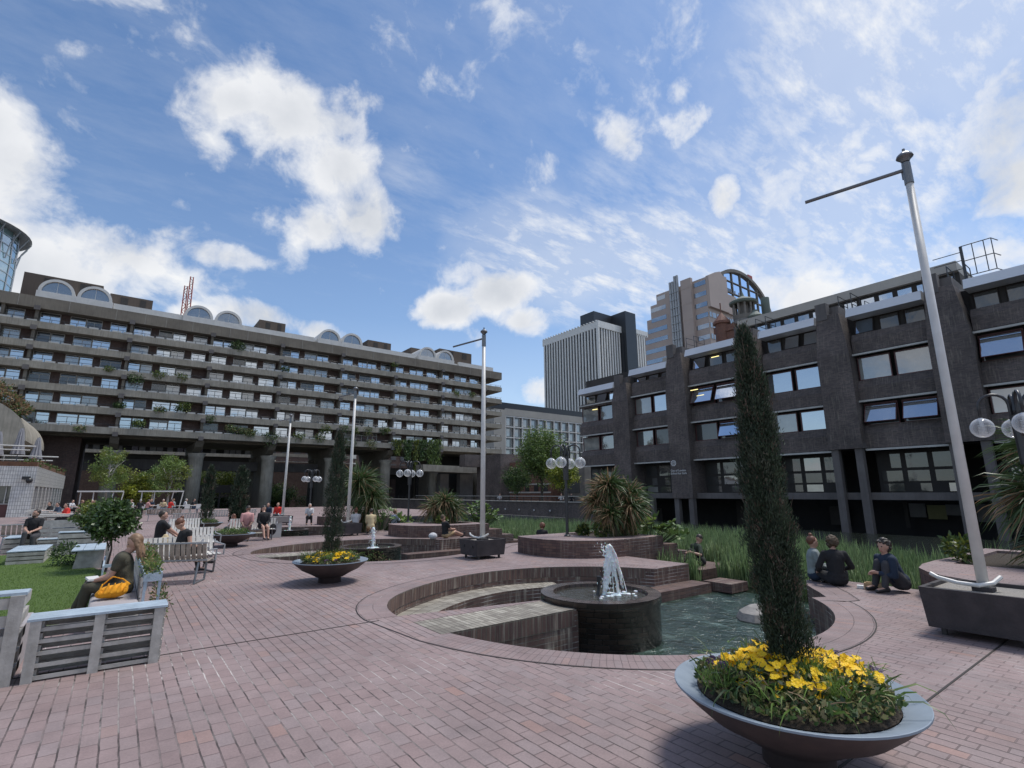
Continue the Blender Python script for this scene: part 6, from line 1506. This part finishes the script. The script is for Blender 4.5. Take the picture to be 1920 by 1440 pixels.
    if trousers:
        g=MB(); g.sph(P+Vector((0,0,.0)),.16,14,10,(1.08,.86,.72))
        for i in (0,1):
            f=.72 if shorts else 1.; cap(g,hp[i],hp[i].lerp(kn[i],f),.104,.076)
            if not shorts: cap(g,kn[i],kn[i].lerp(an[i],.92),.074,.052)
        if skirt: g.sph(P+Vector((0,.2,-.03)),.24,14,10,(1.,1.3,.55))
        ch('trousers',g,trousers)
    for i in (0,1):
        k,a=kn[i],an[i]; fd=Vector((0,1,-.05)); s=(-1,1)[i]
        if abs((k-a).normalized().z)<.5: fd=Vector((s*.25,.35,.9 if (k-a).y<-.2 else .1))
        fd.normalize(); g=MB(); cap(g,a-fd*.045-Vector((0,0,.012)),a+fd*.14-Vector((0,0,.03)),.045,.036,10); o=g.build('shoe',shoes or m_shoe,world=False,smooth=True); o.parent=body; remesh(o,.014,3)
    hm=hair[1] or m_haird; g=MB()
    g.sph(hd(0,-.024,.034),.099,16,12,(.88,.98,1.06),rotH); g.sph(hd(0,.018,.088),.055,12,8,(1,1.,.5),rotH)
    if hair[0]=='long':
        rs=random.Random(len(lab)); 
        for j in range(34):
            a=-PI*.12-PI*.76*(j/33); r_=.078; s0=hd(r_*math.cos(a),r_*math.sin(a)*.95,.05); L_=rs.uniform(.24,.34); pts=[s0]
            for q2 in range(1,6): 
                f=q2/5; pts.append(s0+Vector((math.cos(a)*.035*f+rs.uniform(-.016,.016),math.sin(a)*.07*f-.02*f-lean*.1*f+rs.uniform(-.01,.01),-L_*f)))
            g.tube(pts,[.024,.022,.019,.016,.012,.004],6)
    elif hair[0]=='curly':
        rs=random.Random(5)
        for j in range(150):
            u=Vector((rs.gauss(0,1),rs.gauss(0,1)-.4,rs.gauss(0,1)+.35)).normalized()
            if u.y>.55 and u.z<.35: continue
            g.sph(hd(u.x*.10,u.y*.105-.01,u.z*.115+.02),rs.uniform(.014,.026),6,4)
    elif hair[0]=='bun': g.sph(hd(0,-.03,.15),.04,10,8)
    elif hair[0]=='cap': pass
    o=ch('hair',g,hm,.0085 if near else .018,1)
    if near or hair[0]=='beard':
        g=MB(); g.sph(hd(0,.09,-.062),.02,8,6,(1.3,.5,.35),rotH); o=g.build('mouth',m_lip,world=False); o.parent=body
        for s in (-1,1): g=MB(); g.sph(hd(s*.032,.083,.012),.0115,8,6,(1.3,.7,.8),rotH); o=g.build('eye',m_eye,world=False); o.parent=body
    if hair[0]=='beard': g=MB(); g.sph(hd(0,.045,-.075),.066,12,8,(.92,.85,.75),rotH); ch('beard',g,hm,.014,2)
    body['_h']=0; del body['_h']
    return body
S=.0
def sit(z=.45): return dict(pelvis=z+.10,ank=((-.1,.52,.09),(.1,.52,.09)))
def item(name,m,lab,cat,mbf,mods=True,vs=.014):
    g=MB(); mbf(g); o=g.build(name,m,smooth=mods); 
    if mods: remesh(o,vs,3)
    return tag(o,lab,cat)
# 1 woman with the yellow bag
w1=person((.22,9.75),math.radians(84),'woman with long light brown hair and olive shirt reading on the pallet sofa',pelvis=.42,lean=.12,wr=((-.06,.36,.56),(.12,.34,.56)),ank=((-.02,.47,.09),(.14,.56,.16)),shirt=m_olive,trousers=m_olive,hair=('long',m_hairb),sleeve=.28,shoes=m_shoew,look=(.1,-.28),near=True,scale=.97)
def bagf(g):
    c=Vector((.10,9.28,.46))
    g.sph(c+Vector((0,0,-.02)),.14,14,10,(1.25,.75,.62)); g.sph(c+Vector((.08,.02,.0)),.10,12,9,(1,.8,.8)); g.sph(c+Vector((-.1,-.02,-.04)),.095,12,9,(1,.9,.6)); g.tube([c+Vector((-.12,.05,.07)),c+Vector((-.02,.05,.17)),c+Vector((.1,.04,.13)),c+Vector((.19,.02,.05))],.014,7)
    for k in range(5): g.tube([c+Vector((-.16+.07*k,-.12,-.04)),c+Vector((-.12+.07*k,-.06,.10))],.016,6)
item('shoulder_bag',m_ybag,'mustard yellow canvas bag lying on the pallet sofa','bag',bagf)
def bookf(g): g.cb((-.14,9.80,.565),(.15,.22,.015),rz=.2,rx=.1); g.cb((-.14,9.80,.577),(.14,.20,.012),rz=.22,rx=.1)
item('open_book',m_paper,'open book in the lap of the woman on the pallet sofa','book',bookf,mods=False)
# 2 reading woman on the second white bench
person((1.22,13.85),math.radians(-72),'woman with tied auburn hair and black top reading on the white bench',pelvis=.50,lean=.22,wr=((-.05,.33,.62),(.12,.33,.62)),ank=((-.08,.50,.10),(.05,.62,.26)),shirt=m_black,trousers=m_black,hair=('bun',m_hairr),sleeve=.1,look=(0,-.35),near=True,scale=.96)
item('book',m_paper,'small white book held up by the woman on the white bench','book',lambda g:g.cb((1.62,13.72,.68),(.03,.13,.17),ry=.5),mods=False)
# 3 man in black T-shirt and his bag
person((1.02,17.05),math.radians(-80),'man in a black T-shirt with one arm along the white bench',pelvis=.53,lean=.05,wr=((-.2,.42,.62),(.15,.45,.62)),ank=((-.12,.55,.09),(.12,.5,.09)),shirt=m_black,trousers=m_jean,hair=('short',m_haird),sleeve=.3,look=(-.3,.0),near=True)
item('tote_bag',m_cream,'white and yellow tote bag beside the man in the black T-shirt','bag',lambda g:(g.sph((1.12,16.5,.55),.13,10,8,(1.1,.8,1.)),g.sph((1.12,16.5,.66),.07,10,8,(1.,.7,1.))))
# 4 the pair
person((4.08,22.35),math.radians(168),'person in a pink shirt looking down on the white bench, left of the pair',pelvis=.52,lean=.25,wr=((-.1,.32,.55),(.1,.34,.55)),ank=((-.1,.52,.09),(.08,.50,.09)),shirt=m_pink,trousers=m_brownc,skin=m_skind,hair=('short',m_haird),sleeve=.45,look=(.2,-.45))
person((4.62,22.25),math.radians(182),'girl all in black with long black hair on the white bench, right of the pair',pelvis=.52,lean=.2,wr=((-.08,.33,.58),(.1,.3,.58)),ank=((-.12,.48,.09),(.04,.58,.12)),shirt=m_black,trousers=m_black,hair=('long',m_haird),sleeve=.95,look=(0,-.3),shorts=True)
item('handbag',m_black,'black bag hanging at the right end of the pair\'s bench','bag',lambda g:g.sph((5.02,22.3,.38),.17,10,8,(.8,.6,1.3)))
# 5 man at the left
person((-1.95,22.0),math.radians(172),'bearded man in a black shirt sitting at the left, hands joined, looking aside',pelvis=.52,lean=.08,wr=((-.06,.34,.66),(.07,.34,.66)),ank=((-.14,.45,.09),(.1,.5,.20)),shirt=m_black,trousers=m_dgrey,hair=('beard',m_haird),sleeve=.32,look=(-.7,.0),near=True)
person((-1.0,25.6),math.radians(120),'person in dark green bending over a table behind the smaller bay tree',pelvis=.55,lean=.55,wr=((-.1,.45,.72),(.15,.45,.72)),ank=((-.1,.4,.09),(.1,.4,.09)),shirt=m_green,trousers=m_jean,hair=('short',m_hairr),sleeve=.9,look=(0,-.3))
# 6 others between the pools
person((3.82,23.5),math.radians(30),'child in a pink top with red hair behind the green-leaved bowl',pelvis=.35,lean=.05,wr=((-.1,.3,.45),(.12,.3,.45)),ank=((-.1,.4,.08),(.1,.4,.08)),shirt=m_pink,trousers=m_jean,hair=('long',m_hairr),sleeve=.3,scale=.85)
person((5.0,31.),math.radians(20),'person in a dark top standing by the far white bench',pelvis=.72,lean=.0,wr=((-.25,.1,.75),(.25,.1,.75)),ank=((-.1,.0,.08),(.1,.0,.08)),shirt=m_brownc,trousers=m_black,hair=('short',m_hairr),knee=(0,1,0),scale=.88)
person((8.05,34.8),math.radians(150),'person in a bright red top seated behind the farthest timber box',pelvis=.42,lean=.15,wr=((-.1,.3,.5),(.12,.3,.5)),ank=((-.1,.5,.08),(.1,.5,.08)),shirt=m_red,trousers=m_dgrey,hair=('short',m_hairb),sleeve=.9)
person((7.55,35.2),math.radians(160),'person in navy beside the one in bright red',pelvis=.42,lean=.15,wr=((-.1,.3,.5),(.12,.3,.5)),ank=((-.1,.5,.08),(.1,.5,.08)),shirt=m_navy,trousers=m_black,hair=('short',m_haird),sleeve=.9)
person((8.85,31.0),math.radians(165),'grey-haired man in a pale checked shirt seated right of the low single jet',pelvis=.40,lean=.1,wr=((-.08,.32,.5),(.1,.32,.5)),ank=((-.14,.42,.08),(.12,.45,.08)),shirt=m_whitec,trousers=m_black,hair=('short',m_hairg),sleeve=.4)
person((8.6,23.0),math.radians(-10),'person in a white top beside the third flagpole, next to the one in cream',pelvis=.32,lean=.1,wr=((-.1,.3,.35),(.1,.3,.35)),ank=((-.1,.55,.08),(.1,.55,.08)),shirt=m_whitec,trousers=m_brownc,hair=('bun',m_hairr),sleeve=.3)
person((8.85,21.9),math.radians(-20),'person in a cream shirt with their back turned, seated beside the third flagpole',pelvis=.32,lean=.12,wr=((-.1,.3,.35),(.1,.3,.35)),ank=((-.1,.55,.08),(.1,.55,.08)),shirt=m_cream,trousers=m_kraft,hair=('short',m_haird),sleeve=.9)
person((10.7,23.6),math.radians(-75),'person in a light blue shirt facing right behind the middle lamp',pelvis=.20,lean=.0,wr=((-.1,.3,.5),(.1,.35,.5)),ank=((-.1,.6,.06),(.1,.6,.06)),shirt=m_lblue,trousers=m_jean,hair=('short',m_hairb),sleeve=.4)
person((10.45,18.25),math.radians(-88),'reader in a black T-shirt on the paving with legs stretched out',pelvis=.12,lean=-.06,wr=((-.08,.34,.34),(.08,.34,.34)),ank=((-.08,.80,.07),(.08,.78,.10)),shirt=m_black,trousers=m_kraft,hair=('short',m_hairc),sleeve=.3,look=(0,-.2),knee=(0,.1,1),shorts=True,near=True)
item('canvas_bag',m_whitec,'pale canvas bag on the paving behind the reader with stretched legs','bag',lambda g:g.sph((9.9,18.25,.12),.14,10,8,(1.3,1,.9)))
person((11.25,13.35),math.radians(-60),'person with curly hair of whom only the head shows over the nearest raised bed',pelvis=.12,lean=.1,wr=((-.1,.3,.3),(.1,.3,.3)),ank=((-.1,.6,.06),(.1,.6,.06)),shirt=m_black,trousers=m_black,hair=('curly',m_hairr),sleeve=.4,scale=.85)
person((13.85,9.25),math.radians(70),'person in dark green bent forward at the water steps right of the nearest bed',pelvis=.10,lean=.25,wr=((-.2,.42,.40),(.1,.35,.35)),ank=((-.1,.5,.06),(.1,.45,.06)),shirt=m_green,trousers=m_black,hair=('short',m_haird),sleeve=.4,look=(0,-.3),zb=-.36,near=True)
# 7 group at the right
person((11.28,4.98),math.radians(-150),'woman in a grey top with tied-up hair, leftmost on the pool edge',pelvis=.12,lean=.05,wr=((-.1,.32,.28),(.12,.32,.26)),ank=((.14,.26,.07),(-.14,.30,.07)),shirt=m_greyc,trousers=m_navy,hair=('bun',m_hairr),sleeve=.95,look=(.35,.0),knee=(1,.4,.5),near=True,scale=.96)
person((11.05,4.48),math.radians(-52),'person in black with short curly hair, back turned, sitting cross-legged on the pool edge',pelvis=.12,lean=.04,wr=((-.25,.25,.22),(.24,.30,.27)),ank=((.14,.28,.07),(-.14,.32,.07)),shirt=m_black,trousers=m_black,hair=('curly',m_hairc),sleeve=.9,knee=(1,.4,.35),near=True)
person((11.3,3.55),math.radians(55),'dark-haired man in a dark blue top crouching over his knees by the paper bag',pelvis=.14,lean=.48,wr=((-.05,.42,.32),(.1,.40,.30)),ank=((-.12,.38,.07),(.14,.36,.07)),shirt=m_navy,trousers=m_dgrey,skin=m_skin,hair=('curly',m_haird),sleeve=.95,look=(.2,-.1),knee=(0,.5,1),near=True,scale=1.03)
item('paper_bag',m_kraft,'brown paper bag on the paving between the sitters at the right','bag',lambda g:(g.cb((11.12,3.92,.06),(.13,.27,.11),rz=.2),g.cb((11.12,3.9,.12),(.07,.25,.02),rz=.2)),mods=False)
item('food_box',m_paper,'small white food carton beside the brown paper bag','box',lambda g:g.cb((11.08,4.12,.03),(.12,.1,.05),rz=.3),mods=False)
# 8 walkers behind the lake wall
for (px,m_,tr,lab,hr,sx) in ((905,m_lblue,m_jean,'stooping person in light blue on the walkway, left of the middle flagpole',m_haird,.0),(937,m_whitec,m_black,'person in white on the walkway just right of the middle flagpole',m_hairb,0),(1052,m_whitec,m_black,'person in white on the walkway left of the near lamp post',m_haird,0),(1071,m_black,m_black,'person in black on the walkway right of the near lamp post',m_haird,0),(845,m_dgrey,m_black,'distant person in dark clothes on the walkway under the canopy',m_haird,0)):
    d=ray(px,925); X=41.4; person((X,d.y*X/d.x),math.radians(150),lab,pelvis=.86,lean=.05,wr=((-.22,.15,.95),(.22,.2,1.0)),ank=((-.1,-.1,.08),(.1,.12,.08)),shirt=m_,trousers=tr,hair=('short',hr),sleeve=.9,zb=-.05)
# 9 the diners: one seated figure of each colour, then copies
rs=random.Random(21); cols=[m_whitec,m_black,m_pink,m_navy,m_cream,m_red,m_greyc]
for i in range(16):
    x=-2.9+i*.56+rs.uniform(-.2,.2); y=55.5+rs.uniform(-1.5,3.2)
    person((x,y),rs.uniform(0,6.28),'seated diner at the crowded tables under the far canopies',pelvis=.53,lean=.12,wr=((-.15,.35,.76),(.12,.35,.76)),ank=((-.1,.45,.08),(.1,.45,.08)),shirt=cols[i%7],trousers=m_jean if i%2 else m_black,hair=('short',[m_haird,m_hairb,m_hairg][i%3]),sleeve=.4,group='diners at the far tables')
for (x,y,m_,lab) in ((-2.0,36.3,m_red,'person in red at the picnic tables outside the cafe'),(-2.6,40,m_jean,'person in blue at the picnic tables outside the cafe'),(-3.3,44.5,m_black,'person in black at the picnic tables outside the cafe')):
    person((x,y),2.,lab,pelvis=.53,lean=.12,wr=((-.15,.35,.76),(.12,.35,.76)),ank=((-.1,.45,.08),(.1,.45,.08)),shirt=m_,trousers=m_dgrey,hair=('short',m_haird),sleeve=.6)
